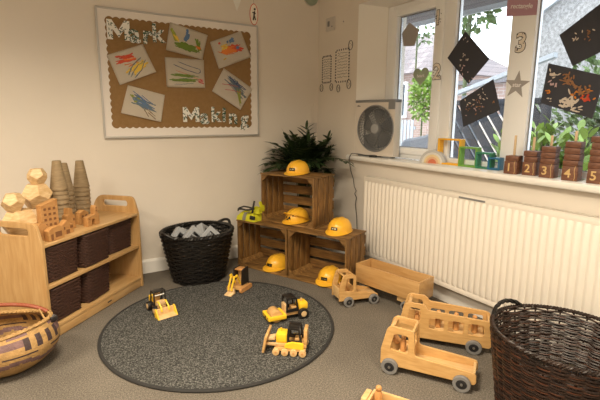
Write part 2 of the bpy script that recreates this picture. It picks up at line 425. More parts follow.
# ================================================================== RADIATOR
RY0, RY1, RZ0, RZ1 = -.75, -2.95, .126, .706
rad = thing('radiator', 'long white ribbed panel radiator under the window sill', 'radiator', (-.06, (RY0 + RY1) / 2, 0))
hy = (RY0 - RY1) / 2
def radsheet(x, sgn):
    pts = []; pitch = .0375; n = int(round(2 * hy / pitch)); pitch = 2 * hy / n
    for i in range(n):
        y = hy - i * pitch
        for (dy, dx) in ((0, 0), (.10, 0), (.26, .011), (.74, .011), (.90, 0)): pts.append((x + sgn * dx, y - dy * pitch))
    pts.append((x, -hy)); b = bmesh.new()
    zs = [RZ0 + .028, RZ0 + .05, RZ1 - .05, RZ1 - .028]
    rows = []
    for k, z in enumerate(zs): rows.append([b.verts.new(((px if k in (1, 2) else x), py, z)) for px, py in pts])
    for k in range(3):
        for i in range(len(pts) - 1): b.faces.new((rows[k][i], rows[k][i + 1], rows[k + 1][i + 1], rows[k + 1][i]))
    return b
mb = MB(); mb._add(radsheet(-.028, -1)); mb.build('front_panel', 'radiator_white', rad, sharp=50)
mb = MB(); mb.box2((-.029, -hy, RZ0), (-.022, hy, RZ0 + .03), .002); mb.box2((-.029, -hy, RZ1 - .03), (-.022, hy, RZ1 - .002), .002); mb.build('panel_edge', 'radiator_white', rad)
MB().box2((.018, -hy + .01, RZ0), (.024, hy - .01, RZ1 - .01)).build('back_panel', 'radiator_white', rad)
mb = MB(); mb.box2((-.030, hy - .002, RZ0 + .005), (.026, hy + .002, RZ1)); mb.box2((-.030, -hy - .002, RZ0 + .005), (.026, -hy + .002, RZ1)); mb.build('side_cover', 'radiator_white', rad)
mb = MB(); gx = [-.030, .026]
holes = []
n = int(2 * hy / .022)
for i in range(n):
    y = -hy + .012 + i * .022
    holes.append([(-.018, y), (.014, y), (.014, y + .012), (-.018, y + .012)])
mb.mesh(panel([(-.030, -hy), (.026, -hy), (.026, hy), (-.030, hy)], holes, .004), T(0, 0, RZ1)); mb.build('top_grille', 'radiator_white', rad)
MB().box2((-.018, -hy + .02, RZ0 + .03), (.014, hy - .02, RZ1 - .03)).build('convector', 'radiator_dark_metal', rad)
mb = MB()
for y in (hy - .35, 0, -hy + .35):
    mb.box2((.024, y - .02, RZ0 + .1), (.058, y + .02, RZ0 + .13)); mb.box2((.024, y - .02, RZ1 - .13), (.058, y + .02, RZ1 - .1))
mb.build('wall_bracket', 'radiator_white', rad)
mb = MB(); mb.box2((-.0312, .10, RZ1 - .024), (-.0295, .27, RZ1 - .014)); mb.build('maker_strip', 'fan_grey', rad)

# ================================================================== PIN BOARD
BX0, BX1, BZ0, BZ1 = -1.708, -.569, .977, 1.806
bw, bh = BX1 - BX0, BZ1 - BZ0
bo = thing('notice_board', 'framed notice board with brown paper, scalloped white border and children\'s paintings on the wall', 'notice board', (BX0 + bw / 2, 0, BZ0 + bh / 2))
fr_ = MB(); fr_.mesh(panel(rrect(-bw / 2, -bh / 2, bw / 2, bh / 2, .008), [rrect(-bw / 2 + .012, -bh / 2 + .014, bw / 2 - .012, bh / 2 - .012, .002)], .018, .002), T(0, -.011, 0) @ XZ)
fr_.build('board_frame', 'aluminium', bo)
MB().box2((-bw / 2 + .01, -.010, -bh / 2 + .01), (bw / 2 - .01, -.004, bh / 2 - .01)).build('kraft_backing', 'kraft', bo)
# scalloped paper border
def scallop():
    x0, z0, x1, z1 = -bw / 2 + .062, -bh / 2 + .075, bw / 2 - .070, bh / 2 - .062
    out = []
    def run(a, b, nx, nz):
        L = math.hypot(b[0] - a[0], b[1] - a[1]); k = int(round(L / .042)); m = k * 6
        for i in range(m):
            t = i / m; d = .0095 * abs(math.sin(t * k * PI))
            out.append((a[0] + (b[0] - a[0]) * t + nx * d, a[1] + (b[1] - a[1]) * t + nz * d))
    run((x0, z0), (x1, z0), 0, -1); run((x1, z0), (x1, z1), 1, 0); run((x1, z1), (x0, z1), 0, 1); run((x0, z1), (x0, z0), -1, 0)
    return out
mb = MB(); mb.mesh(panel([(-bw / 2 + .011, -bh / 2 + .013), (bw / 2 - .011, -bh / 2 + .013), (bw / 2 - .011, bh / 2 - .011), (-bw / 2 + .011, bh / 2 - .011)], [scallop()], .002), T(0, -.0125, 0) @ XZ)
mb.build('scalloped_border', 'border_paper', bo)

# paintings: paper patch given by its corners (x,z) on the board, slightly curled
def painting(c, curl, label, strokes, yb=-.0155):
    P = [Vector((x, 0, z)) for x, z in c]; ctr = sum(P, Vector()) / 4
    o = thing('painting', label, 'painting', (ctr.x, yb, ctr.z), group='paintings on the notice board')
    def S(u, v, lift=0):
        p = (P[0] * (1 - u) + P[1] * u) * (1 - v) + (P[3] * (1 - u) + P[2] * u) * v - ctr
        y = -curl * (max(0, v - .35) ** 2) * (.3 + .9 * u) - .15 * curl * math.sin(u * 3) ** 2 - lift
        return Vector((p.x, y, p.z))
    MB().grid(lambda u, v: S(u, v), 16, 12, .0006).build('paper', 'art_paper', o)
    bycol = {}
    for st in strokes: bycol.setdefault(st[0], []).append(st)
    li = .0014
    for cl, sts in bycol.items():
        mb = MB()
        for (_, pts, wd) in sts:
            n = 14; V2 = [Vector(p) for p in pts]; segs = len(V2) - 1
            b = bmesh.new(); L = []; Rr = []
            for k in range(n + 1):
                t = k / n * segs; i = min(int(t), segs - 1); q = V2[i].lerp(V2[i + 1], t - i); d = (V2[i + 1] - V2[i]).normalized()
                ww = wd * (.55 + .6 * abs(noise.noise(Vector((k * .7, q.x * 9, q.y * 9 + wd * 50))))) * (1 if 0 < k < n else .4)
                nrm = Vector((-d.y, d.x)) * ww; jit = .012 * noise.noise(Vector((q.x * 7, q.y * 7, k * .4)))
                q = Vector((min(.97, max(.03, q.x + jit)), min(.97, max(.03, q.y + jit))))
                a, c2 = q + nrm, q - nrm
                L.append(b.verts.new(S(*[min(.98, max(.02, z)) for z in a], li))); Rr.append(b.verts.new(S(*[min(.98, max(.02, z)) for z in c2], li)))
            for k in range(n): b.faces.new((L[k], L[k + 1], Rr[k + 1], Rr[k]))
            mb._add(b); li += .00002
        mb.build('paint_stroke', 'paint_' + cl, o); li += .0002
    return o
R = random.Random(3)
def scr(col, cx, cy, n, ln, ang, w, sx=.12, sy=.12, ja=.25):
    out = []
    for _ in range(int(n * 1.5)):
        x, y = cx + R.uniform(-sx, sx), cy + R.uniform(-sy, sy); a = math.radians(ang) + R.uniform(-ja, ja); l = ln * R.uniform(.6, 1.1) / 2
        out.append((col, [(x - l * math.cos(a), y - l * math.sin(a)), (x, y + R.uniform(-.02, .02)), (x + l * math.cos(a), y + l * math.sin(a))], w * R.uniform(.7, 1.5)))
    return out
painting([(-1.655, 1.511), (-1.426, 1.598), (-1.35, 1.422), (-1.588, 1.326)], .02, 'tilted painting with red strokes above yellow and blue-grey diagonals, under the word Mark',
         scr('red', .40, .27, 6, .45, 5, .028, .12, .1) + scr('orange', .45, .40, 3, .3, 0, .025) + scr('yellow', .62, .72, 7, .45, -28, .032, .14, .12) +
         [('slate', [(.30, .80), (.5, .55), (.8, .38)], .022), ('slate', [(.33, .88), (.60, .62), (.82, .52)], .016), ('slate', [(.42, .95), (.66, .78), (.88, .5)], .020)])
painting([(-1.538, 1.328), (-1.297, 1.27), (-1.334, 1.085), (-1.594, 1.145)], .018, 'painting with a tangle of slate blue strokes at the bottom left of the board',
         scr('slate', .50, .50, 16, .42, 18, .026, .17, .13, .4) + scr('blue', .5, .45, 5, .5, 25, .018) + [('blue', [(.15, .15), (.4, .3), (.62, .45)], .018)] + scr('olive', .22, .38, 3, .1, 0, .03) + scr('brown', .7, .75, 3, .3, 45, .014))
painting([(-1.238, 1.758), (-.97, 1.699), (-1.021, 1.524), (-1.275, 1.572)], .035, 'painting of a green and yellow thicket with a blue blot',
         scr('green', .5, .70, 14, .42, 10, .04, .16, .1, .4) + scr('olive', .14, .35, 5, .45, 65, .035, .05, .1, .1) + scr('green', .80, .5, 6, .4, 75, .026, .06, .1) + scr('yellow', .22, .5, 3, .25, 60, .025, .04, .05) +
         [('blue', [(.45, .05), (.47, .25), (.42, .48)], .05), ('blue', [(.5, .2), (.5, .35), (.45, .5)], .05)] + scr('orange', .82, .6, 3, .14, 0, .04, .04, .04))
painting([(-1.284, 1.525), (-1.006, 1.525), (-1.005, 1.329), (-1.28, 1.325)], .010, 'painting with blue looping lines over green and red strokes, in the board\'s centre',
         [('navy', [(.32, .12), (.6, .25), (.88, .34), (.9, .44), (.84, .50)], .013), ('navy', [(.2, .22), (.5, .38), (.84, .50)], .014), ('orange', [(.25, .42), (.5, .52), (.92, .74)], .009),
          ('slate', [(.3, .72), (.5, .68), (.7, .64)], .014), ('navy', [(.2, .90), (.45, .88), (.7, .85)], .010)] + scr('green', .45, .58, 6, .5, 4, .022, .14, .03, .1) + scr('green', .45, .75, 6, .5, 5, .022, .16, .03, .1) + scr('pinkred', .85, .78, 3, .16, 15, .018, .06, .08))
painting([(-.956, 1.653), (-.712, 1.752), (-.633, 1.572), (-.893, 1.469)], .02, 'tilted painting of red, orange and blue splashes at the top right of the board',
         scr('red', .62, .50, 12, .38, 15, .035, .16, .1, .5) + scr('orange', .45, .50, 6, .4, 10, .035, .1, .1) + scr('yellow', .40, .33, 4, .16, 0, .035, .1, .06) + scr('blue', .50, .18, 5, .14, -40, .03, .16, .06, 1) + scr('blue', .72, .50, 3, .08, 0, .05, .01, .03) +
         [('red', [(.22, .15), (.28, .15)], .05), ('orange', [(.12, .4), (.35, .62), (.6, .66)], .016), ('yellow', [(.2, .75), (.3, .72)], .03)])
painting([(-.854, 1.478), (-.619, 1.336), (-.732, 1.175), (-.952, 1.309)], .022, 'tilted painting with blue-grey sweeps crossed by two thin red lines, above the word Making',
         scr('slate', .60, .35, 12, .6, 25, .020, .16, .13, .3) + scr('navy', .55, .2, 5, .5, 10, .018, .15, .05) + scr('olive', .75, .55, 4, .5, 60, .02, .05, .1) +
         [('pinkred', [(.15, .55), (.40, .38), (.60, .28)], .014), ('pinkred', [(.30, .68), (.5, .52), (.78, .40)], .014)])

# cut-out letters with leaf print
def m_outline(size):
    h, w_, t = size * .70, size * .80, size * .19
    p = [(0, 0), (t, 0), (t, h * .55), (w_ / 2, h * .12), (w_ - t, h * .55), (w_ - t, 0), (w_, 0), (w_, h), (w_ - t * .95, h), (w_ / 2, h * .50), (t * .95, h), (0, h)]
    return [(a - w_ / 2, b - h / 2) for a, b in p]
def letter(ch, x, z, size, sx, yb, label, grp, seed):
    o = thing('cutout_letter', label, 'letter', (x, yb, z), group=grp)
    me = panel(m_outline(size), (), .0024) if ch == 'M' else text_mesh(ch, size, .0012, .004)
    me.transform(Matrix.Diagonal((sx, 1, 1, 1)))
    xs = [v.co.x for v in me.vertices]; ys = [v.co.y for v in me.vertices]
    b = bmesh.new(); b.from_mesh(me); tris = [[l.vert.co.copy() for l in t] for t in b.calc_loop_triangles() if t[0].face.normal.z > .9 and t[0].vert.co.z > 0]; b.free()
    MB().mesh(me, XZ).build('letter_shape', 'letter_white', o)
    rr = random.Random(seed); mb = MB(); ar = [((t[1] - t[0]).cross(t[2] - t[0])).length for t in tris]
    for _ in range(38):
        t = rr.choices(tris, ar)[0]; u, v = rr.random(), rr.random()
        if u + v > 1: u, v = 1 - u, 1 - v
        p = t[0] + (t[1] - t[0]) * u + (t[2] - t[0]) * v; a = rr.uniform(0, PI); l, w_ = rr.uniform(.006, .010), rr.uniform(.0022, .0035)
        pts = [(p.x + l * math.cos(k * PI / 4) * math.cos(a) - w_ * math.sin(k * PI / 4) * math.sin(a), p.y + l * math.cos(k * PI / 4) * math.sin(a) + w_ * math.sin(k * PI / 4) * math.cos(a)) for k in range(8)]
        mb.prism(pts, .0013, .0020 + rr.random() * .0003, XZ)
    mb.build('leaf_pattern', 'leaf_print', o)
    return o
for i, (ch, x, z, s) in enumerate((('M', -1.575, 1.672, .175), ('a', -1.475, 1.655, .165), ('r', -1.395, 1.655, .165), ('k', -1.325, 1.672, .165))):
    letter(ch, x, z, s, 1.0, -.0185, 'white leaf-printed letter %s in the word Mark on the board' % ch, 'letters of the word Mark', i)
for i, (ch, x, z, s) in enumerate((('M', -1.115, 1.138, .150), ('a', -1.015, 1.120, .150), ('k', -.930, 1.134, .150), ('i', -.862, 1.134, .150), ('n', -.790, 1.120, .150), ('g', -.695, 1.106, .150))):
    letter(ch, x, z, s, 1.0, -.0185, 'white leaf-printed letter %s in the word Making on the board' % ch, 'letters of the word Making', 10 + i)

# ================================================================== SMALL WALL THINGS
# number tracks on the window wall
def track(y0, y1, z0, z1, blobs, label, seed):
    o = thing('number_track', label, 'wall chart', (-.001, (y0 + y1) / 2, (z0 + z1) / 2), group='hand-drawn charts on the wall')
    cy, cz = (y0 + y1) / 2, (z0 + z1) / 2; a, h = (y0 - y1) / 2, (z1 - z0) / 2
    MB().box2((-.0012, -a, -h), (0, a, h)).build('paper', 'track_paper', o)
    mb = MB(); n = 11
    for k in range(n):
        z = -h + (k + .5) * 2 * h / n
        for s in (-1, 1): mb.box2((-.0022, s * a - .0070, z - .0058), (-.0012, s * a + .0070, z + .0058))
    for k in range(6):
        y = -a + (k + .5) * 2 * a / 6
        for s in (-1, 1): mb.box2((-.0022, y - .0055, s * h - .0065), (-.0012, y + .0055, s * h + .0065))
    rr = random.Random(seed)
    for r0 in range(9):
        pts = []; z = h - .025 - r0 * (2 * h - .04) / 9
        for k in range(14): pts.append((-.0018, a * .75 - k * a * 1.5 / 13, z + rr.uniform(-.006, .006)))
        mb.tube(pts, .0013, 4)
    mb.build('ink_marks', 'track_ink', o)
    for (by, bz, r) in blobs:
        q = MB(); q.tube([(-.002, by - cy + r * .72 * math.cos(2 * PI * k / 20), bz - cz + r * math.sin(2 * PI * k / 20)) for k in range(20)], .0022, 4, True)
        q.tube([(-.002, by - cy + r * .35 * math.cos(k * .9), bz - cz + (.5 - k / 8) * r) for k in range(9)], .0011, 4)
        q.build('circle_doodle', 'track_ink', o)
track(-.065, -.185, 1.405, 1.612, [(-.055, 1.365, .030), (-.195, 1.365, .028)], 'left one of two tall black-dashed charts on the wall, with two circles below', 1)
track(-.250, -.420, 1.400, 1.640, [(-.290, 1.350, .028), (-.425, 1.375, .034), (-.435, 1.660, .034)], 'right one of two tall black-dashed charts, with a circle at its upper corner', 2)

def wall_plate(name, label, cat, m4, parts):
    o = thing(name, label, cat); o.matrix_world = m4
    for nm, mb, mt in parts: mb.build(nm, mt, o)
    return o
F_A = Matrix(((1, 0, 0, 0), (0, 0, -1, 0), (0, 1, 0, 0), (0, 0, 0, 1)))   # local z -> -y (into room from back wall)
F_B = Matrix(((0, 0, -1, 0), (-1, 0, 0, 0), (0, 1, 0, 0), (0, 0, 0, 1)))  # local x -> -y, y -> z, z -> -x
pl = MB().box2((-.043, -.043, 0), (.043, .043, .009), .003)
pl2 = MB().box2((-.012, -.028, .009), (.008, .004, .013), .002)
wall_plate('fused_spur', 'square white electrical plate low in the corner above the plant', 'wall plate', T(-.055, 0, 1.035) @ F_A,
           [('plate', MB().box2((-.043, -.043, 0), (.043, .043, .010), .003), 'plastic_white'), ('switch', MB().box2((-.012, -.012, .010), (.012, .012, .014), .002), 'plastic_white'), ('conduit', MB().box2((-.010, .043, 0), (.010, .20, .008), .002), 'wall_paint')])
wall_plate('wall_switch', 'white wall plate with a small dark rocker, high above the dashed charts', 'wall plate', T(0, -.17, 1.853) @ F_B,
           [('plate', MB().box2((-.060, -.050, 0), (.060, .050, .009), .003), 'plastic_white'), ('rocker', MB().box2((-.030, -.018, .009), (-.006, .022, .014), .002), 'fan_grey'), ('indicator', MB().cyl((.028, -.022, .008), (.028, -.022, .012), .006, seg=12), 'fan_grey')])
s_ = MB(); s_.lathe([(0, 0), (.062, 0), (.062, .015), (.052, .030), (.03, .042), (0, .045)], 28)
wall_plate('alarm_sounder', 'round pale green-grey dome fixed high in the corner', 'alarm', T(-.085, 0, 2.075) @ F_A, [('dome', s_, 'window_shape_green'), ('base_ring', MB().lathe([(.064, 0), (.068, 0), (.068, .008), (.064, .008)], 28, close=True), 'plastic_white')])
tag(MB().sphere((0, 0, 0), .006, (.4, 1, 1), 10, 6).build('wall_plug', 'fan_grey', loc=(0, -.335, 1.845)), 'tiny dark screw hole plug in the wall beside the upper wall plate', 'wall plug')

# hanging paper bits
o = thing('bunting_flag', 'white paper pennant hanging from a string above the board', 'bunting', (-.865, -.3, 1.822))
MB().prism([(-.055, .13), (.055, .13), (.0, 0)], -.0008, .0008, XZ).build('pennant', 'letter_white', o)
MB().tube([(-.0, 0, .13), (0, 0, ZC - 1.822)], .0008, 4).build('string', 'letter_white', o)
o = thing('hanging_tag', 'small oval tag with a red rim and black figure hanging beside the pennant', 'hanging tag', (-.74, -.3, 1.815))
MB().mesh(panel([(.030 * math.cos(a * PI / 12), .068 * math.sin(a * PI / 12)) for a in range(24)], (), .002), XZ).build('tag_card', 'art_paper', o)
MB().tube([(.030 * math.cos(a * PI / 12), 0, .068 * math.sin(a * PI / 12)) for a in range(24)], .0026, 5, True).build('red_rim', 'paint_red', o)
q = MB(); q.tube([(-.006, -.002, -.038), (0, -.002, -.01), (.004, -.002, .02)], .005, 6); q.tube([(.012, -.002, -.036), (.002, -.002, -.008)], .004, 6); q.tube([(-.012, -.002, .012), (.012, -.002, .005)], .0035, 6); q.sphere((.006, -.002, .034), .008, (1, .3, 1), 10, 6)
q.build('black_figure', 'sticker_black', o)
MB().tube([(0, 0, .068), (0, 0, ZC - 1.815)], .0008, 4).build('string', 'leather_black', o)

# ================================================================== CRATES
CD = Vector((.409, -.913)); CA = math.atan2(-.913, .409)
CN = Vector((.913, .409))
CW, CDp, CH = .474, .285, .36
cr = thing('wooden_crate', 'lower crate nearest the black basket, open side facing the rug', 'crate', group='stained apple crates stacked in the corner')
rc = random.Random(5)
def slat(mb, a, b_, bev=.002):
    mb.box2(a, b_, bev)
for sx in (0, 1):                       # end panels: vertical slats across the depth
    mb = MB(); x0 = 0.006 + sx * (CW - .012 - .011); n = 4; wv = (CDp - .01) / n
    for k in range(n):
        y0 = .004 + k * wv
        slat(mb, (x0, y0, .012), (x0 + .011, y0 + wv - .012, CH - .012))
    mb.box2((x0 + (.011 if sx == 0 else -.011), .03, .013), (x0 + (.022 if sx == 0 else 0), .05, .040), .001)
    mb.build('side_panel', 'crate_upright', cr)
for nm, z0 in (('bottom_panel', 0), ('top_panel', CH - .011)):
    mb = MB(); n = 3; wv = CDp / n
    for k in range(n):
        y0 = k * wv; slat(mb, (0.001, y0 + .001, z0), (CW - .001, y0 + wv - .006, z0 + .011))
    mb.build(nm, 'crate_wood', cr)
mb = MB(); n = 4; wv = (CH - .024) / n
for k in range(n): slat(mb, (.006, CDp - .0105, .013 + k * wv), (CW - .006, CDp - .001, .013 + (k + 1) * wv - .020))
mb.build('back_panel', 'crate_wood', cr)
for sx in (0, 1):                       # triangular corner posts at the four corners (front and back)
    for yy in (.0, CDp - .035):
        for zz in (0, 1):
            pass
for sx in (0, 1):
    for zz in (0, 1):
        x = .017 + sx * (CW - .034); z = .011 + zz * (CH - .022); a = 1 if sx == 0 else -1; c = 1 if zz == 0 else -1
        MB().prism([(x, z), (x + a * .05, z), (x, z + c * .05)], -.018, -.004, XZ).build('corner_brace', 'crate_wood', cr)
        MB().prism([(x, z), (x + a * .03, z), (x, z + c * .03)], -(CDp - .011), -.019, XZ).build('corner_post', 'crate_wood', cr)
C1 = Vector((-.853, -.182, 0)); cr.location = C1; cr.rotation_euler = (0, 0, CA)
C2 = Vector((*(C1.xy + CD * (CW + .003)), 0))
dup(cr, C2, CA, 'lower crate beside the radiator, behind the toy lorry, open side facing the rug')
C3 = Vector((*(C1.xy + CD * .168 + CN * .085), CH))
dup(cr, C3, CA, 'upper crate resting on the two lower crates in front of the plant')
def cpt(base, x, y, z=0):      # point in crate coordinates
    p = base.xy + CD * x + CN * y; return Vector((p.x, p.y, base.z + z))

# ================================================================== HELMETS
def helmet_shell():
    b = bmesh.new(); nu, nv = 40, 14; G = []
    for j in range(nv + 1):
        v = j / nv * PI / 2; row = []
        for i in range(nu):
            u = 2 * PI * i / nu
            rx = .098 * (1 + .03 * math.cos(u)); ry = .080
            rr = math.cos(v) ** .72; z = .080 * math.sin(v) ** .92
            x, y = rx * rr * math.cos(u), ry * rr * math.sin(u)
            z += .007 * math.exp(-(y / .014) ** 2) * (1 if v > .35 else v / .35)       # central ridge
            z += .0035 * math.exp(-((abs(y) - .036) / .008) ** 2) * min(1, v)           # side ridges
            row.append(b.verts.new((x, y, .012 + z)))
        G.append(row)
    for j in range(nv):
        for i in range(nu): b.faces.new((G[j][i], G[j][(i + 1) % nu], G[j + 1][(i + 1) % nu], G[j + 1][i]))
    bmesh.ops.remove_doubles(b, verts=b.verts[:], dist=.0004)
    bmesh.ops.recalc_face_normals(b, faces=b.faces[:])
    bmesh.ops.solidify(b, geom=b.faces[:], thickness=.0025)
    return b
def brim():
    b = bmesh.new(); nu = 48; I = []; O = []; O2 = []; I2 = []
    for i in range(nu):
        u = 2 * PI * i / nu; c = math.cos(u); f = max(0, c)
        ri = (.098 * (1 + .03 * c), .078); ext = .008 + .030 * f ** 1.6
        I.append(b.verts.new((ri[0] * .985 * c, ri[1] * .985 * math.sin(u), .016)))
        O.append(b.verts.new(((ri[0] + ext) * c, (ri[1] + ext * .75) * math.sin(u), .010 - .006 * f ** 2)))
        O2.append(b.verts.new(((ri[0] + ext) * c, (ri[1] + ext * .75) * math.sin(u), .006 - .006 * f ** 2)))
        I2.append(b.verts.new((ri[0] * .985 * c, ri[1] * .985 * math.sin(u), .008)))
    for i in range(nu):
        j = (i + 1) % nu
        b.faces.new((I[i], I[j], O[j], O[i])); b.faces.new((O[i], O[j], O2[j], O2[i])); b.faces.new((O2[i], O2[j], I2[j], I2[i])); b.faces.new((I2[i], I2[j], I[j], I[i]))
    return b
HG = 'yellow toy safety helmets on and in the crates'
hm = thing('safety_helmet', '', 'helmet', group=HG)
MB()._add(helmet_shell()).build('helmet_shell', 'helmet_yellow', hm, sharp=60)
MB()._add(brim()).build('brim', 'helmet_yellow', hm, sharp=60)
# sticker on the front of the shell
def front_pt(a, z, off=.003):
    v = math.asin(min(1, ((z - .012) / .080)) ** (1 / .92)); rr = math.cos(v) ** .72
    return Vector((.101 * rr * math.cos(a) + off * 1.1, .078 * rr * math.sin(a), z))
mb = MB(); mb.grid(lambda u, v: front_pt((u - .5) * .62, .030 + v * .020), 8, 3, .0008); st = mb.build('sticker', 'sticker_black', hm)
mb = MB()
for (a0, a1) in ((-.2, -.05), (.02, .2)): mb.grid(lambda u, v: front_pt(a0 + (a1 - a0) * u, .036 + v * .008, .0045), 4, 2, .0008)
mb.build('sticker_print', 'sticker_pale', st)
def yaw_to(vx, vy): return math.atan2(vy, vx)
FR = CA - PI / 2                                    # facing out of the crates' open side
hm.location = cpt(C3, .246, .135, CH + .001); hm.rotation_euler = (0, 0, FR + .15)
hm['label'] = 'yellow safety helmet on top of the upper crate, in front of the plant'
dup(hm, cpt(C2, .335, .150, CH + .001), FR + .1, 'yellow safety helmet on top of the lower crate nearest the radiator')
dup(hm, cpt(C1, .300, .125, .012), FR - .05, 'yellow safety helmet inside the lower crate nearest the black basket')
dup(hm, cpt(C2, .285, .115, .012), FR + .1, 'yellow safety helmet inside the lower crate behind the toy lorry cab')
h2 = thing('safety_helmet', 'yellow safety helmet with black print and goggles band, inside the upper crate', 'helmet', cpt(C3, .260, .110, .012), FR - .05, HG)
MB()._add(helmet_shell()).build('helmet_shell', 'helmet_yellow', h2, sharp=60); MB()._add(brim()).build('brim', 'helmet_yellow', h2, sharp=60)
mb = MB(); pr_ = random.Random(2)
for (a, z, da, dz) in ((-.55, .056, .16, .010), (-.25, .063, .2, .011), (.1, .060, .18, .011), (.4, .053, .16, .010), (-.35, .036, .30, .016), (.05, .032, .34, .018), (-.15, .024, .3, .010)):
    mb.grid(lambda u, v: front_pt(a + (u - .5) * da * (1 - .5 * v), z + v * dz), 5, 3, .0008)
mb.build('black_print', 'sticker_black', h2)
mb = MB(); pts = []
for k in range(25):
    a = -1.6 + 3.2 * k / 24; pts.append(Vector((.101 * math.cos(a) * 1.05, .078 * math.sin(a) * 1.09, .052 + .034 * math.cos(a) ** 2)) if False else Vector((.112 * math.cos(a), .088 * math.sin(a), .036 + .040 * max(0, math.cos(a)))))
mb.tube(pts, .0045, 8); mb.build('goggles_band', 'helmet_yellow', h2)

# ================================================================== HI-VIS VEST
vx = thing('safety_vest', 'folded yellow high visibility vest with grey tape and black trim on the lower crate', 'vest', cpt(C1, .085, .065, CH), CA)
def lump(x, y, h, amp, s): return h + amp * noise.noise(Vector((x * 22 + s, y * 22, s)))
def cloth(cx, cy, sx, sy, h, s, base=0):
    def fn(u, v):
        x, y = cx + (u - .5) * sx, cy + (v - .5) * sy; e = min(1, min(u, 1 - u, v, 1 - v) * 5)
        return Vector((x + .006 * noise.noise(Vector((v * 5, s, 0))), y, base + .002 + max(0, (h + .012 * noise.noise(Vector((x * 30 + s, y * 30, s)))) * math.sqrt(e))))
    return fn
mb = MB(); mb.grid(cloth(.0, 0, .155, .11, .042, 1), 20, 16, .003); mb.grid(cloth(.045, .02, .07, .07, .030, 4, .042), 14, 14, .003)
mb.grid(lambda u, v: Vector((.075 + .012 * math.sin(v * 3), -.01 + .05 * u, .04 + v * .07 + .006 * math.sin(u * 5))), 8, 8, .004)
mb.build('folded_fabric', 'hivis', vx)
mb = MB(); mb.grid(lambda u, v: cloth(0, 0, .155, .11, .042, 1)(.36 + .17 * u, v * .7) + Vector((0, -.001, .002)), 5, 14, .001); mb.build('reflective_tape', 'silver_tape', vx)
mb = MB()
mb.tube([(-.075, -.03, .05), (-.06, -.045, .062), (-.03, -.045, .066), (0, -.04, .062), (.03, -.045, .068), (.06, -.035, .075)], .005, 8)
mb.tube([(-.075, -.03, .05), (-.085, -.01, .06), (-.06, .01, .07), (-.01, .0, .072), (.04, -.01, .07)], .0045, 8)
mb.tube([(.045, -.035, .05), (.055, -.036, .085), (.060, -.03, .12)], .006, 8)
mb.box((.06, -.052, .025), (.035, .012, .022), (0, .1, .2), .003)
mb.build('black_trim', 'black_webbing', vx)

# ================================================================== PLANT
pt = thing('potted_palm', 'bushy dark green palm in a dark pot in the corner behind the crates', 'plant', (-.270, -.225, 0))
mb = MB(); mb.lathe([(0, 0), (.085, 0), (.108, .20), (.115, .20), (.115, .215), (.100, .215), (.098, .19), (0, .185)], 28); mb.build('pot', 'pot_dark', pt)
lv = MB(); stm = MB(); rp = random.Random(21)
def leaflet(b, p, d, up, L, wd, clamp=(.19, .19)):
    side = d.cross(up).normalized(); n = 4; prev = None
    for k in range(n + 1):
        t = k / n; c = p + d * L * t + Vector((0, 0, -.22 * L * t * t)); ww = wd * math.sin(PI * min(1, .12 + t * .88)) ** .8
        c.x = min(c.x, clamp[0]); c.y = min(c.y, clamp[1])
        a = c + side * ww; z = c - side * ww; m_ = c + up * -.25 * ww
        for q in (a, z, m_): q.x = min(q.x, clamp[0] + .01); q.y = min(q.y, clamp[1] + .01)
        a, z, m_ = b.verts.new(a), b.verts.new(z), b.verts.new(m_)
        if prev: b.faces.new((prev[0], prev[2], m_, a)); b.faces.new((prev[2], prev[1], z, m_))
        prev = (a, z, m_)
lb = bmesh.new()
for i in range(58):
    az = i * 2.4 + rp.uniform(-.3, .3); lean = rp.uniform(.35, 1.0); L = rp.uniform(.28, .37)
    if i < 12: lean = rp.uniform(.0, .35); L = rp.uniform(.24, .33)
    base = Vector((rp.uniform(-.04, .04), rp.uniform(-.04, .04), .19)); ht = rp.uniform(.63, .77)
    top = Vector((base.x * 1.2 + .05 * lean * math.cos(az), base.y * 1.2 + .05 * lean * math.sin(az), ht))
    P = []
    h = Vector((math.cos(az), math.sin(az), 0))
    for k in range(9):
        t = k / 8
        P.append(top + h * (L * .95 * lean * t) + Vector((0, 0, L * (1.0 - .50 * lean) * t - .42 * lean * L * t * t)))
    for q in P: q.x = min(q.x, .165); q.y = min(q.y, .165)
    stm.tube([base, base.lerp(top, .5) + Vector((0, 0, .01)), top] + P[1:], [.004, .004, .0035] + [.003 - .0003 * k for k in range(8)], 5)
    for k in range(1, 9):
        d0 = (P[k] - P[k - 1])
        d0 = d0.normalized() if d0.length > 1e-5 else Vector((0, 0, 1)); up = Vector((0, 0, 1)); sd = d0.cross(up)
        sd = sd.normalized() if sd.length > .1 else Vector((math.cos(az + 1.57), math.sin(az + 1.57), 0))
        for s in (-1, 1):
            dd = (d0 * .75 + sd * s * .85 + Vector((0, 0, rp.uniform(-.05, .25)))).normalized()
            leaflet(lb, P[k], dd, up, rp.uniform(.095, .150) * (1.1 - .35 * k / 8), .0165)
    leaflet(lb, P[8], (P[8] - P[7] + Vector((0, 0, 1e-4))).normalized(), Vector((0, 0, 1)), .10, .012)
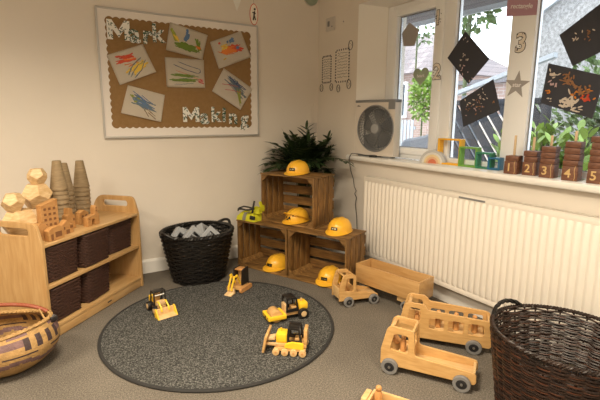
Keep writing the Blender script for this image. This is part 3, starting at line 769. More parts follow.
# fronds rest on the crate lid and lean clear of the helmet on it
hc = cpt(C3, .246, .135, CH)
for v in lb.verts:
    p = v.co + pt.location
    dh_ = (p.xy - hc.xy).length
    if p.z < hc.z + .115 and dh_ < .125:
        q = p.xy + CN * math.sqrt(max(0, .125 ** 2 - dh_ ** 2)) + CN * max(0, (hc.xy - p.xy).dot(CN)); p = Vector((q.x, q.y, p.z))
    lx, ly = (p.xy - C3.xy).dot(CD), (p.xy - C3.xy).dot(CN)
    if -.01 < lx < CW + .01 and -.01 < ly < CDp + .01 and p.z < C3.z + CH + .004: p.z = C3.z + CH + .005
    v.co = p - pt.location
lv._add(lb); tag(lv.build('fronds', 'leaf_green', pt, sharp=180), kind='stuff'); stm.build('stems', 'leaf_stem', pt)
MB().lathe([(0, .184), (.097, .188), (0, .192)], 20).build('soil', 'pot_dark', pt)

# ================================================================== WICKER BASKETS
def weave(mb, per, z0, z1, rows, stakes, r, amp, sub=3, flat=1, seg=5, zf=None, jit=0, rnd=None):
    N = stakes * sub
    for i in range(rows):
        t = (i + .5) / rows; pts = []
        dj = rnd.uniform(-jit, jit) if rnd else 0
        for k in range(N):
            a = 2 * PI * k / N; ph = math.cos(PI * k / sub + PI * (i % 2))
            x, y = per(a, t); L = math.hypot(x, y); o_ = 1 + amp * ph / L
            z = z0 + (z1 - z0) * t + dj + (jit * .8 * noise.noise(Vector((x * 9, y * 9, i * 3.3))) if jit else 0)
            if zf: z += zf(a, t)
            pts.append((x * o_, y * o_, z))
        mb.tube(pts, r, seg, True, flat)
def ellipse_per(a0, b0, a1, b1, e=1.0, bulge=0):
    def per(a, t):
        A = a0 + (a1 - a0) * t + bulge * math.sin(PI * t); B = b0 + (b1 - b0) * t + bulge * math.sin(PI * t)
        c, s = math.cos(a), math.sin(a)
        return A * math.copysign(abs(c) ** e, c), B * math.copysign(abs(s) ** e, s)
    return per
def braid(mb, per, t, z, r, n=150, tw=26):
    for ph in (0, 2 * PI / 3, 4 * PI / 3):
        pts = []
        for k in range(n):
            a = 2 * PI * k / n; x, y = per(a, t); L = math.hypot(x, y)
            pts.append((x * (1 + r * math.cos(a * tw + ph) / L), y * (1 + r * math.cos(a * tw + ph) / L), z + r * .8 * math.sin(a * tw + ph)))
        mb.tube(pts, r * .75, 6, True)
rn = random.Random(8)
# --- black round basket
bb = thing('wicker_basket', 'black woven basket full of grey foam blocks, standing against the wall beside the crates', 'basket', (-1.190, -.290, 0), .35)
per = ellipse_per(.178, .168, .250, .224)
mb = MB(); weave(mb, per, .012, .335, 22, 26, .0085, .007, 3, jit=.002, rnd=rn); mb.build('woven_wall', 'wicker_black', bb, sharp=60)
mb = MB()
for k in range(26):
    a = 2 * PI * (k + .0) / 26; mb.tube([(*per(a, t), .01 + .33 * t) for t in (0, .33, .66, 1)], .0055, 6)
mb.build('stakes', 'wicker_black', bb)
mb = MB(); braid(mb, per, 1.0, .345, .010); mb.build('rim', 'wicker_black', bb)
MB().lathe([(0, .004), (.158, .004), (.162, .014), (0, .016)], 36).build('base', 'wicker_black', bb)
for s in (-1, 1):
    pts = []
    for k in range(13):
        t = k / 12; a = (0 if s > 0 else PI) + (t - .5) * .62; x, y = per(a, 1.0)
        pts.append((x * (1 + .10 * math.sin(PI * t)), y * (1 + .10 * math.sin(PI * t)), .345 + .030 * math.sin(PI * t)))
    MB().tube(pts, .010, 8).build('handle', 'wicker_black', bb)
# foam frames inside
fg = thing('foam_block', '', 'foam block', group='grey hollow foam blocks heaped in the black basket')
mb = MB(); mb.mesh(panel(rrect(-.06, -.06, .06, .06, .004), [rrect(-.032, -.032, .032, .032, .003)], .05, .003)); mb.build('hollow_block', 'foam_grey', fg)
BL = [((-.115, -.05, .300), (1.15, .75, .35), 'hollow grey foam block tilted on one corner at the left of the black basket'),
      ((-.015, -.085, .315), (1.3, .80, .25), 'hollow grey foam block standing on a corner in the middle of the black basket'),
      ((.095, -.055, .305), (1.1, .72, -.1), 'hollow grey foam block leaning at the right of the black basket'),
      ((.045, .065, .300), (.9, .6, .9), 'hollow grey foam block at the back of the black basket against its far rim'),
      ((-.07, .07, .285), (.6, .4, 1.3), 'hollow grey foam block lying flat at the back left of the black basket')]
rz = Matrix.Rotation(.35 + .15, 4, 'Z')
for i, (p, r, lb_) in enumerate(BL):
    q = T(-1.190, -.290, 0) @ Matrix.Rotation(-.45, 4, 'Z') @ T(*p) @ Euler(r).to_matrix().to_4x4()
    if i == 0: fg.matrix_world = q; fg['label'] = lb_
    else:
        d = dup(fg, (0, 0, 0), 0, lb_); d.matrix_world = q
# lower filling blocks so the heap is carried
for (x, y, wd_) in ((-.085, -.05, 'shelf unit'), (.045, -.075, 'rug'), (.075, .06, 'crates'), (-.055, .07, 'back wall')):
    d = dup(fg, (-1.190 + x, -.290 + y, .05), .3, 'grey foam block deep in the black basket, on the side facing the %s' % wd_)

# --- large dark brown log basket
lbk = thing('wicker_basket', 'large dark brown open wicker basket in front of the radiator, cut by the frame', 'basket', (-.495, -2.432, 0), 0)
per = ellipse_per(.210, .220, .248, .268)
mb = MB(); weave(mb, per, .012, .325, 44, 34, .0042, .0052, 3, jit=.004, rnd=rn)
mb.build('woven_wall', 'wicker_brown', lbk, sharp=60)
mb = MB(); weave(mb, ellipse_per(.212, .222, .248, .268), .018, .33, 20, 34, .0030, .0068, 3, jit=.006, rnd=rn); mb.build('reddish_strands', 'wicker_red_brown', lbk, sharp=60)
mb = MB()
for k in range(34):
    a = 2 * PI * k / 34; mb.tube([(*per(a, t), .01 + .325 * t) for t in (0, .33, .66, 1)], .0038, 6)
mb.build('stakes', 'wicker_brown', lbk)
mb = MB(); braid(mb, per, 1.0, .335, .0058, 260, 44); mb.build('rim', 'wicker_brown', lbk)
mb = MB(); weave(mb, ellipse_per(.02, .02, .210, .220), .008, .012, 20, 16, .0055, .004, 3); mb.build('base', 'wicker_brown', lbk)
ha = math.radians(90)
for a0 in (ha, ha + PI):
    pts = []
    for k in range(15):
        t = k / 14; a = a0 + (t - .5) * .80; x, y = per(a, 1.0); g = math.sin(PI * t) ** .7
        pts.append((x, y, .335 + .034 * g))
    hb = MB()
    for ph in (0, 2, 4): hb.tube([(p[0] + .0045 * math.cos(i * 1.1 + ph), p[1] + .0045 * math.sin(i * 1.1 + ph), p[2] + .004 * math.cos(i * 1.1 + ph)) for i, p in enumerate(pts)], .0055, 6)
    hb.build('handle', 'wicker_black', lbk)

# --- woven straw basket
sb = thing('straw_basket', 'round woven straw basket with purple stripes and a leather-bound handle beside the shelf unit', 'basket', (-2.318, -.945, 0), -.42); sb.scale = (1.03, .95, .93)
NU, NV = 112, 44
def bol(u, t):
    a = u * 2 * PI
    prof = [(.0, .0), (.09, .0), (.15, .03), (.195, .08), (.212, .13), (.205, .175), (.185, .21), (.172, .225)]
    s = t * (len(prof) - 1); i = min(int(s), len(prof) - 2); q = s - i
    p0, p1, p2, p3 = prof[max(i - 1, 0)], prof[i], prof[i + 1], prof[min(i + 2, len(prof) - 1)]
    cr_ = lambda k: .5 * (2 * p1[k] + (p2[k] - p0[k]) * q + (2 * p0[k] - 5 * p1[k] + 4 * p2[k] - p3[k]) * q * q + (3 * p1[k] - p0[k] - 3 * p2[k] + p3[k]) * q ** 3)
    r, z = max(cr_(0), 0), max(cr_(1), 0)
    ex = 1 + .20 * max(0, t - .3) * math.cos(2 * a); ey = 1 - .10 * max(0, t - .3)
    z += .018 * max(0, t - .5) * 2 * math.cos(2 * a)
    k = 1 + .012 * math.sin(t * NV * PI) * (1 if t > .05 else 0)
    return Vector((r * math.cos(a) * ex * k, r * math.sin(a) * ey * k, z + .004))
b = bmesh.new(); G = [[b.verts.new(bol(i / NU, j / NV)) for i in range(NU)] for j in range(NV + 1)]
for j in range(NV):
    for i in range(NU):
        f = b.faces.new((G[j][i], G[j][(i + 1) % NU], G[j + 1][(i + 1) % NU], G[j + 1][i]))
        t = j / NV; u = i / NU * 14; zig = abs((u + .0) % 2 - 1)
        mi = 1
        if .40 < t < .47 + .05 * zig: mi = 2 if .40 + .06 * zig < t else 1
        if .62 < t < .80: mi = (2 if t > .70 else 1) if (i // 14) % 2 == 0 else (3 if (i // 2) % 2 else 1)
        if .86 < t < .94: mi = 2 if zig > .5 else 1
        if .55 < t < .58: mi = 3 if zig > .35 else 1
        f.material_index = mi
bmesh.ops.remove_doubles(b, verts=b.verts[:], dist=1e-5)
bmesh.ops.solidify(b, geom=b.faces[:], thickness=.006)
mb = MB(); mb._add(b); mb.build('woven_body', ['straw', 'straw', 'straw_purple', 'straw_dark'], sb, sharp=60)
mb = MB()
for ph in (0, PI):
    mb.tube([bol(k / 140, 1) + Vector((.004 * math.cos(k * 1.3 + ph), .004 * math.sin(k * 1.3 + ph), .004 + .003 * math.sin(k * 1.3 + ph))) for k in range(140)], .0065, 6, True)
mb.build('rim', 'straw', sb)
hp = []
for k in range(21):
    t = k / 20; a = PI * t; hp.append(Vector((.205 * math.cos(a), .0 + .05 * math.sin(a), .240 + .062 * math.sin(a))))
hx = MB(); hx.tube(hp[:5], .005, 8); hx.tube(hp[-5:], .005, 8)
hx.tube([Vector((.190, -.02, .236)), Vector((.17, 0, .262)), Vector((.15, .02, .285))], .004, 8); hh = hx.build('handle', 'straw', sb)
MB().tube(hp[3:-3], .010, 10).build('leather_grip', 'leather_red', hh)
for s in (1, -1):
    mb = MB()
    for k in range(4): mb.tube([(s * (.196 + .004 * k) + .014 * math.cos(q * PI / 4), -.006 + .008 * k, .236 + .016 * math.sin(q * PI / 4)) for q in range(8)], .004, 5, True)
    mb.build('leather_lashing', 'leather_black', sb)

# ================================================================== SHELF UNIT
SA = math.atan2(.691, .723); SO = Vector((-2.132, -.794, 0)); SL, SD, SH = .788, .335, .505
sh = thing('shelf_unit', 'low birch shelf unit with handle slots in its ends, set diagonally across the corner', 'shelf unit', SO, SA)
po = rpoly([(0, 0), (0, .50), (.030, .612), (SD - .045, .612), (SD, .55), (SD, 0)], [.002, .02, .03, .05, .03, .002], 6)
hole = rrect(.075, .545, SD - .075, .583, .018, 5)
for x in (.009, SL - .009):
    mb = MB(); mb.mesh(panel(po, [hole], .018, .0025), T(x, 0, 0) @ YZ); mb.build('end_panel', 'birch_upright', sh)
for nm, z, d0 in (('top_board', SH - .018, 0), ('middle_shelf', .270, .004), ('bottom_shelf', .052, .004)):
    MB().box2((.018, d0, z), (SL - .018, SD - .008, z + .018), .003).build(nm, 'birch', sh)
MB().box2((.018, .006, .003), (SL - .018, .022, .051), .002).build('plinth', 'birch', sh)
MB().box2((.018, SD - .008, .01), (SL - .018, SD - .002, SH - .02)).build('back_panel', 'birch', sh)
MB().box2((SL * .55, .0052, .024), (SL * .55 + .035, .006, .032)).build('maker_mark', 'sticker_black', sh)
def spt(x, y, z): return Vector((SO.x + .723 * x - .691 * y, SO.y + .691 * x + .723 * y, z))
# woven bins
bn = thing('woven_bin', '', 'storage basket', group='dark brown woven bins on the shelf unit')
per = ellipse_per(.104, .125, .112, .135, .28)
mb = MB(); weave(mb, per, .008, .176, 17, 22, .0052, .003, 3, jit=.0008, rnd=rn); mb.build('woven_sides', 'bin_weave', bn, sharp=60)
mb = MB(); mb.tube([(*per(2 * PI * k / 80, 1.0), .182) for k in range(80)], .0075, 8, True); mb.build('rim', 'bin_weave', bn)
MB().box2((-.10, -.12, .001), (.10, .12, .006)).build('bottom', 'bin_weave', bn)
MB().box2((-.098, -.118, .007), (.098, .118, .165), .01).build('lining', 'bin_weave', bn)
bn.location = spt(.150, .150, .289); bn.rotation_euler = (0, 0, SA)
bn['label'] = 'dark woven bin on the middle shelf nearest the straw basket'
dup(bn, spt(.392, .142, .289), SA + .03, 'dark woven bin in the centre of the middle shelf, topped with white paper')
dup(bn, spt(.640, .165, .289), SA - .02, 'dark woven bin on the middle shelf nearest the black basket')
dup(bn, spt(.150, .150, .071), SA, 'dark woven bin on the bottom shelf nearest the straw basket')
dup(bn, spt(.400, .160, .071), SA + .10, 'dark woven bin standing slightly askew in the centre of the bottom shelf')
mb = MB(); mb.grid(lambda u, v: Vector(((u - .5) * .12, (v - .5) * .07, .006 + .010 * noise.noise(Vector((u * 4, v * 4, 1))))), 10, 8, .002)
pp = mb.build('crumpled_paper', 'letter_white', loc=spt(.40, .10, .289 + .166)); pp.rotation_euler = (0, 0, SA + .4); tag(pp, 'crumpled white paper lying in the middle shelf\'s central bin', 'paper')

# dodecahedron blocks
PH = (1 + 5 ** .5) / 2
def dodeca():
    vs = [Vector(v) for v in [(x, y, z) for x in (-1, 1) for y in (-1, 1) for z in (-1, 1)] + [(0, y / PH, z * PH) for y in (-1, 1) for z in (-1, 1)] + [(x / PH, y * PH, 0) for x in (-1, 1) for y in (-1, 1)] + [(x * PH, 0, z / PH) for x in (-1, 1) for z in (-1, 1)]]
    b = bmesh.new()
    for v in vs: b.verts.new(v / math.sqrt(3))
    bmesh.ops.convex_hull(b, input=b.verts[:]); bmesh.ops.dissolve_limit(b, angle_limit=.05, verts=b.verts[:], edges=b.edges[:])
    # stand it on one face
    f = min(b.faces, key=lambda f: f.normal.z); q = f.normal.rotation_difference(Vector((0, 0, -1))); b.transform(q.to_matrix().to_4x4())
    return b
IN = .7947      # inradius of a dodecahedron of circumradius 1
DG = 'pale wooden dodecahedron blocks stacked on the shelf unit'
def dod(r, loc, rz, label):
    b = dodeca(); b.transform(Matrix.Scale(r, 4)); bmesh.ops.bevel(b, geom=b.edges[:], offset=.0015, segments=2, affect='EDGES')
    o = MB()._add(b).build('wooden_dodecahedron', 'pale_wood', loc=loc, sharp=15); o.rotation_euler = (0, 0, rz)
    return tag(o, label, 'wooden block', DG)
def dh(r): return 2 * IN * r
rB, rM, rT, rL, rS = .090, .080, .052, .056, .082
dod(rB, spt(.110, .232, SH + IN * rB), .3, 'large pale dodecahedron block at the shelf end, carrying a smaller one')
dod(rL, spt(.084, .236, SH + dh(rB) + IN * rL), .7, 'small pale dodecahedron block on top of the large one at the shelf end')
dod(rS, spt(.240, .250, SH + IN * rS), 1.0, 'pale dodecahedron block at the bottom of the tallest stack')
dod(rM, spt(.240, .245, SH + dh(rS) + IN * rM), .45, 'middle dodecahedron block of the tallest stack')
dod(rT, spt(.250, .240, SH + dh(rS) + dh(rM) + IN * rT), .9, 'topmost small dodecahedron block of the tallest stack')

# cone stacks: each cone is hollow and nests over the one below
def cone_mesh(H=.165, r0=.046, r1=.021, th=.0018):
    mb = MB(); mb.lathe([(r0, 0), (r0 + .0015, .006), (r0 * .985, .010), (r1 + .002, H - .004), (r1, H), (r1 - th, H), (r1 - th, H - .004), (r0 - th - .002, 0)], 36, close=True); return mb
c0 = cone_mesh().build('wooden_cone', 'cone_wood')
first = True; c0['category'] = 'wooden cone'
for si, (x, y, n, nm, tw) in enumerate(((.352, .200, 9, 'the tall stack nearest the dodecahedra', 0), (.468, .268, 8, 'the stack half hidden behind the tall one', 1), (.605, .272, 8, 'the separate stack nearest the far end panel', 2))):
    for k in range(n):
        step = .0262 if si != 1 else .026
        if first: o = c0; first = False
        else: o = c0.copy(); COL.objects.link(o)
        o.location = spt(x + .0012 * math.sin(k * 2.1), y + .0012 * math.cos(k * 1.7), SH + .0005 + k * step); o.rotation_euler = (0, 0, k)
        pos = 'topmost brown wooden cone of ' if k == n - 1 else ('bottom brown wooden cone of ' if k == 0 else 'brown wooden cone, %s from the top of ' % ['', 'second', 'third', 'fourth', 'fifth', 'sixth', 'seventh', 'eighth'][n - 1 - k])
        tag(o, pos + nm, 'wooden cone', 'wooden cones nested in ' + nm)

# little wooden buildings
BG = 'small wooden town blocks on the shelf unit'
def building(outline, holes, th, loc, rz, label):
    o = thing('toy_building', label, 'toy building', loc, rz, BG)
    MB().mesh(panel(outline, (), th, .0015), XZ).build('block', 'house_wood', o)
    mb = MB()
    for h in holes: mb.mesh(panel(h, (), .002), T(0, -th / 2 - .0002, 0) @ XZ)
    mb.build('windows', 'house_window_dark', o); return o
def wgrid(x0, z0, nx, nz, s, gx, gz): return [rrect(x0 + i * gx, z0 + j * gz, x0 + i * gx + s, z0 + j * gz + s, .001) for i in range(nx) for j in range(nz)]
Z = SH + .0005
building([(-.045, 0), (.045, 0), (.045, .190), (-.045, .165)], wgrid(-.032, .026, 3, 5, .013, .025, .028), .042, spt(.172, .118, Z), SA - .25, 'tall wooden apartment block with a grid of small windows and a slanted roof')
building([(-.036, 0), (.036, 0), (.036, .060), (.018, .085), (-.012, .090), (-.036, .065)], [rrect(-.02, .0, -.006, .030, .001), rrect(.004, .014, .024, .034, .001)], .040, spt(.078, .080, Z), SA - .2, 'low wooden house with a humped roof below the tall apartment block')
building([(-.045, 0), (.045, 0), (.045, .058), (.020, .070), (-.03, .066), (-.045, .052)], [rrect(-.033, .002, -.020, .034, .001), rrect(-.008, .014, .030, .042, .001)], .034, spt(.112, .028, Z), SA - .1, 'low wooden shop block with one wide window at the shelf\'s front edge')
building([(-.038, 0), (.038, 0), (.038, .050), (.02, .050), (.0, .075), (-.026, .056), (-.038, .05)], [rrect(-.01, .0, .012, .024, .001), rrect(-.03, .028, -.016, .042, .001), rrect(.016, .028, .034, .042, .001)], .036, spt(.222, .062, Z), SA - .1, 'low wooden house with a doorway and peaked roof beside the shop block')
building([(-.030, 0), (.030, 0), (.030, .075), (.014, .085), (.014, .115), (-.012, .120), (-.016, .085), (-.030, .078)], [rrect(.014, .045, .024, .058, .001)], .034, spt(.312, .118, Z), SA, 'wooden tower block with a stepped top in the middle of the shelf')
building([(-.034, 0), (.034, 0), (.034, .062), (.0, .082), (-.034, .068)], [rrect(-.022, .038, -.008, .052, .001), rrect(.008, .038, .022, .052, .001), rrect(-.008, .0, .008, .024, .001)], .036, spt(.438, .140, Z), SA, 'wooden cottage block with two square windows behind the arched gateway')
def arch_out():
    pts = [(-.045, 0), (-.013, 0), (-.013, .026)] + [(-.013 * math.cos(k * PI / 8), .026 + .013 * math.sin(k * PI / 8)) for k in range(1, 8)] + [(.013, .026), (.013, 0), (.045, 0), (.045, .060), (.035, .068), (.035, .100), (.025, .112), (.014, .100), (.014, .062), (-.02, .056), (-.045, .052)]
    return pts
building(arch_out(), [circle(.025, .082, .005, 10), circle(.025, .098, .003, 8), circle(-.03, .04, .003, 8)], .034, spt(.418, .060, Z), SA - .05, 'wooden church block with an arched doorway and small bell tower')

# ================================================================== WOODEN RIDE-ON SIZE VEHICLES
def wheel(parent, x, y, r, side, w_=.020):
    """side -1: outer face towards -y"""
    mb = MB(); mb.lathe([(r * .60, -w_ / 2), (r * .94, -w_ / 2), (r, -w_ / 2 + .004), (r, w_ / 2 - .004), (r * .94, w_ / 2), (r * .60, w_ / 2)], 40, close=True)
    mx_ = T(x, y, r) @ Matrix.Rotation(PI / 2, 4, 'X')
    mb.bm.transform(mx_); wo = mb.build('wheel', 'rubber_grey', parent)
    q = MB(); q.cyl((x, y - w_ / 2 + .002, r), (x, y + w_ / 2 - .002, r), r * .62, seg=28, bev=.001); q.build('wheel_hub', 'hub_dark', wo)
    q = MB(); yy = y + side * w_ / 2; q.cyl((x, yy - side * .003, r), (x, yy + side * .003, r), .0055, seg=14, bev=.001); q.build('axle_nut', 'steel', wo)
def peg_doll(loc, h, label, r=.013, grp='wooden peg people'):
    o = thing('peg_person', label, 'peg doll', loc, 0, grp)
    mb = MB(); mb.lathe([(0, 0), (r, 0), (r, h * .55), (r * .75, h * .66), (0, h * .68)], 20); mb.build('peg_body', 'peg_wood', o)
    MB().sphere((0, 0, h * .66 + r * .72), r * .82, seg=16, rings=10).build('peg_head', 'peg_wood', o)
    return o
def vdir(a): return Vector((math.cos(a), math.sin(a), 0)), Vector((-math.sin(a), math.cos(a), 0))
# ---- flatbed truck
TA = math.atan2(-.836, .548); X_, Y_ = vdir(TA); WA = .125
p0 = Vector((-.859, -1.882, 0)) + Y_ * (WA / 2 + .012) - X_ * .045
ta = thing('toy_truck', 'wooden flatbed truck with grey tyres in front of the wooden bus', 'toy vehicle', p0, TA, 'wooden vehicles in front of the radiator')
out = rpoly([(.0, .034), (.0, .105), (.024, .208), (.040, .222), (.128, .218), (.140, .205), (.146, .102), (.372, .088), (.392, .082), (.394, .045), (.386, .034)], [.004, .01, .02, .015, .02, .012, .012, .01, .012, .008, .008], 5)
hl = rpoly([(.040, .112), (.056, .190), (.116, .188), (.118, .106)], .012, 4)
for s in (-1, 1):
    mb = MB(); mb.mesh(panel(out, [hl], .012, .002), T(0, s * (WA / 2 - .006), 0) @ XZ); mb.build('side_panel', 'toy_birch', ta)
ih = WA / 2 - .012
MB().box2((.010, -ih, .045), (.386, ih, .058), .002).build('bed_floor', 'toy_birch_edge', ta)
MB().box((.010, 0, .082), (.010, 2 * ih, .070), (0, .05, 0), .002).build('front_board', 'toy_birch', ta)
mb = MB(); mb.mesh(panel(rrect(-ih, .058, ih, .212, .004), [rrect(-ih + .014, .125, ih - .014, .185, .008)], .010, .0015), T(.132, 0, 0) @ YZ); mb.build('cab_back', 'toy_birch', ta)
MB().box2((.376, -ih, .058), (.388, ih, .080), .002).build('tail_board', 'toy_birch_edge', ta)
MB().box2((.070, -ih, .085), (.126, ih, .096), .002).build('seat', 'toy_birch_edge', ta)
MB().box((.040, 0, .208), (.016, 2 * ih, .012), (0, .4, 0), .003).build('windscreen_rail', 'toy_birch', ta)
mb = MB(); mb.cyl((.045, .0, .130), (.058, .0, .140), .026, seg=24, bev=.003); mb.cyl((.02, 0, .105), (.055, 0, .138), .005, seg=10); mb.build('steering_wheel', 'peg_wood', ta)
for x in (.045, .340):
    for s in (-1, 1): wheel(ta, x, s * (WA / 2 + .0115), .036, s)
    MB().cyl((x, -WA / 2, .036), (x, WA / 2, .036), .004, seg=10).build('axle', 'steel', ta)
q = p0 + X_ * .092 + Y_ * (-.022); peg_doll((q.x, q.y, .0965), .085, 'brown peg person seated in the flatbed truck\'s cab')
# ---- bus
TB = math.atan2(-.748, .663) - .045; X_, Y_ = vdir(TB); WB = .135
p1 = Vector((-.402, -1.959, 0)) + Y_ * (WB / 2 + .012) - X_ * .345
tb = thing('toy_bus', 'open-topped wooden bus with three cut-out windows between the flatbed truck and radiator', 'toy vehicle', p1, TB, 'wooden vehicles in front of the radiator')
out = rpoly([(.0, .034), (.0, .120), (.022, .210), (.040, .222), (.106, .219), (.122, .208), (.130, .192), (.402, .176), (.416, .166), (.420, .045), (.412, .034)], [.004, .01, .02, .015, .02, .012, .01, .01, .01, .006, .008], 5)
hs = [rpoly([(.036, .130), (.048, .196), (.098, .192), (.100, .126)], .012, 4)] + [rrect(a, .093, a + .068, .152, .010) for a in (.140, .227, .316)]
for s in (-1, 1):
    mb = MB(); mb.mesh(panel(out, hs, .012, .002), T(0, s * (WB / 2 - .006), 0) @ XZ); mb.build('side_panel', 'toy_birch', tb)
ih = WB / 2 - .012
MB().box2((.008, -ih, .045), (.412, ih, .058), .002).build('bus_floor', 'toy_birch_edge', tb)
MB().box((.008, 0, .085), (.010, 2 * ih, .078), (0, .05, 0), .002).build('front_board', 'toy_birch', tb)
MB().box2((.400, -ih, .058), (.411, ih, .165), .002).build('rear_board', 'toy_birch', tb)
MB().box((.042, 0, .210), (.016, 2 * ih, .010), (0, .4, 0), .003).build('windscreen_rail', 'toy_birch', tb)
for x in (.062, .165, .252, .340): MB().box2((x, -ih, .078), (x + .046, ih, .088), .002).build('seat', 'toy_birch_edge', tb)
for x in (.052, .345):
    for s in (-1, 1): wheel(tb, x, s * (WB / 2 + .0115), .036, s)
    MB().cyl((x, -WB / 2, .036), (x, WB / 2, .036), .004, seg=10).build('axle', 'steel', tb)
for (x, nm) in ((.082, 'at the very front of the wooden bus'), (.186, 'behind the bus\'s first side window'), (.272, 'behind the bus\'s middle side window'), (.360, 'behind the bus\'s rear side window')):
    for (yy, sd_) in ((-.024, 'near'), (.024, 'far')) if x > .1 else ((-.02, 'near'),):
        q = p1 + X_ * x + Y_ * yy; peg_doll((q.x, q.y, .0885), .072, 'brown peg person on the %s side %s' % (sd_, nm), .014)
tb.scale = (1.04, 1, .97); ta.scale = (1.03, 1, 1)
# ---- lorry cab
TC = math.atan2(-.226, .974); X_, Y_ = vdir(TC); WC = .115
p2 = Vector((-.587, -1.228, 0)) + Y_ * (WC / 2 + .012) - X_ * .052
tc_ = thing('toy_lorry_cab', 'open wooden lorry cab with grey tyres, coupled under the long wooden trailer box', 'toy vehicle', p2, TC, 'wooden vehicles in front of the radiator')
out = rpoly([(.0, .032), (.0, .098), (.020, .172), (.034, .182), (.092, .178), (.100, .165), (.102, .076), (.150, .072), (.236, .052), (.240, .032)], [.003, .01, .015, .012, .014, .01, .008, .012, .006, .003], 5)
hl = rpoly([(.030, .088), (.044, .160), (.084, .158), (.086, .082)], .009, 4)
for s in (-1, 1):
    mb = MB(); mb.mesh(panel(out, [hl], .011, .002), T(0, s * (WC / 2 - .0055), 0) @ XZ); mb.build('side_panel', 'toy_birch', tc_)
ih = WC / 2 - .011
MB().box2((.008, -ih, .036), (.236, ih, .048), .002).build('chassis_floor', 'toy_birch_edge', tc_)
MB().box((.008, 0, .070), (.010, 2 * ih, .055), (0, .05, 0), .002).build('front_board', 'toy_birch_edge', tc_)
mb = MB(); mb.mesh(panel(rrect(-ih, .048, ih, .170, .003), [rrect(-ih + .014, .100, ih - .014, .150, .006)], .009, .0015), T(.094, 0, 0) @ YZ); mb.build('cab_back', 'toy_birch', tc_)
MB().box((.034, 0, .170), (.014, 2 * ih, .010), (0, .4, 0), .003).build('windscreen_rail', 'toy_birch', tc_)
mb = MB(); mb.cyl((.030, 0, .100), (.040, 0, .108), .020, seg=20, bev=.002); mb.build('steering_wheel', 'peg_wood', tc_)
for x in (.052, .205):
    for s in (-1, 1): wheel(tc_, x, s * (WC / 2 + .0115), .029, s, .018)
    MB().cyl((x, -WC / 2, .029), (x, WC / 2, .029), .004, seg=10).build('axle', 'steel', tc_)
tc_.scale = (1.10, 1.04, 1.10)
# ---- trailer box
TD = math.atan2(-.46, .093); X_, Y_ = vdir(TD)
bx = thing('toy_trailer', 'long open-topped wooden trailer box against the radiator, behind the lorry cab', 'toy vehicle', (-.408, -1.075, 0), TD, 'wooden vehicles in front of the radiator')
LB, WD, ZB, ZT = .468, .158, .078, .202
for nm, a, b_ in (('near_side', (0, 0, ZB), (LB, .010, ZT)), ('far_side', (0, WD - .010, ZB), (LB, WD, ZT)), ('front_end', (0, .010, ZB), (.010, WD - .010, ZT)), ('rear_end', (LB - .010, .010, ZB), (LB, WD - .010, ZT)), ('box_floor', (.010, .010, ZB), (LB - .010, WD - .010, ZB + .010))):
    MB().box2(a, b_, .0015).build(nm, 'box_ply', bx)
MB().box2((LB - .16, .02, .040), (LB - .04, WD - .02, ZB - .0005), .002).build('axle_block', 'toy_birch_edge', bx)
for s, yy in ((-1, .004), (1, WD - .004)): wheel(bx, LB - .09, yy, .029, s, .018)
MB().cyl((LB - .09, .01, .029), (LB - .09, WD - .01, .029), .010, seg=10).build('axle', 'steel', bx)

# ---- boat with peg people at the bottom edge
TE = -1.05; X_, Y_ = vdir(TE)
pb = Vector((-1.052, -2.100, 0))
bt = thing('toy_boat', 'open wooden boat-shaped toy with peg people, at the very front of the carpet', 'toy vehicle', pb, TE)
hull = rpoly([(-.085, -.045), (.075, -.045), (.135, 0), (.075, .045), (-.085, .045)], [.008, .03, .01, .03, .008], 5)
hin = rpoly([(-.075, -.035), (.070, -.035), (.118, 0), (.070, .035), (-.075, .035)], [.006, .025, .01, .025, .006], 5)
mb = MB(); mb.mesh(panel(hull, [hin], .044, .002), T(0, 0, .042)); mb.build('hull_sides', 'toy_birch_edge', bt)
mb = MB(); mb.mesh(panel(hull, (), .018, .002), T(0, 0, .0092)); mb.build('hull_base', 'toy_birch', bt)
MB().box2((-.112, -.036, .010), (-.087, .036, .064), .006).build('stern_block', 'toy_birch_edge', bt)
q = pb + X_ * -.052 + Y_ * .0; peg_doll((q.x, q.y, .0187), .110, 'peg person with a round head standing near the boat\'s stern', .015, 'peg people in the boat')
q = pb + X_ * .035 + Y_ * -.004; peg_doll((q.x, q.y, .0187), .060, 'shorter peg person standing towards the boat\'s bow', .013, 'peg people in the boat')

# ================================================================== SMALL CONSTRUCTION TOYS ON THE RUG
RZ = .0125
def twheel(parent, x, y, r, w_, tyre='toy_black', hub='pale_wood', name='wheel'):
    q = MB(); q.cyl((x, y - w_ / 2, r), (x, y + w_ / 2, r), r, seg=26, bev=.0015); o = q.build(name, tyre, parent)
    q = MB(); s = 1 if y > 0 else -1; q.cyl((x, y + s * (w_ / 2 - .002), r), (x, y + s * (w_ / 2 + .0015), r), r * .55, seg=20, bev=.0005); q.build('wheel_hub', hub, o)
def cabin(parent, x0, x1, z0, z1, hw, win=True):
    """two black side plates with an opening, wood post behind, pale bar"""
    for s in (-1, 1):
        out = rpoly([(x0, z0), (x1, z0), (x1 - .003, z1), (x0 + .012, z1)], .008, 4)
        hl = [rpoly([(x0 + .012, z0 + .018), (x1 - .009, z0 + .016), (x1 - .012, z1 - .008), (x0 + .018, z1 - .008)], .006, 4)] if win else []
        mb = MB(); mb.mesh(panel(out, hl, .005, .0008), T(0, s * hw, 0) @ XZ); mb.build('cab_side', 'toy_black', parent)
    MB().box2((x0 + .014, -hw, z1 - .006), (x1 - .004, hw, z1 - .001), .001).build('cab_roof', 'toy_black', parent)
G_ = 'small wooden construction toys on the rug'
def dvec(a): return a
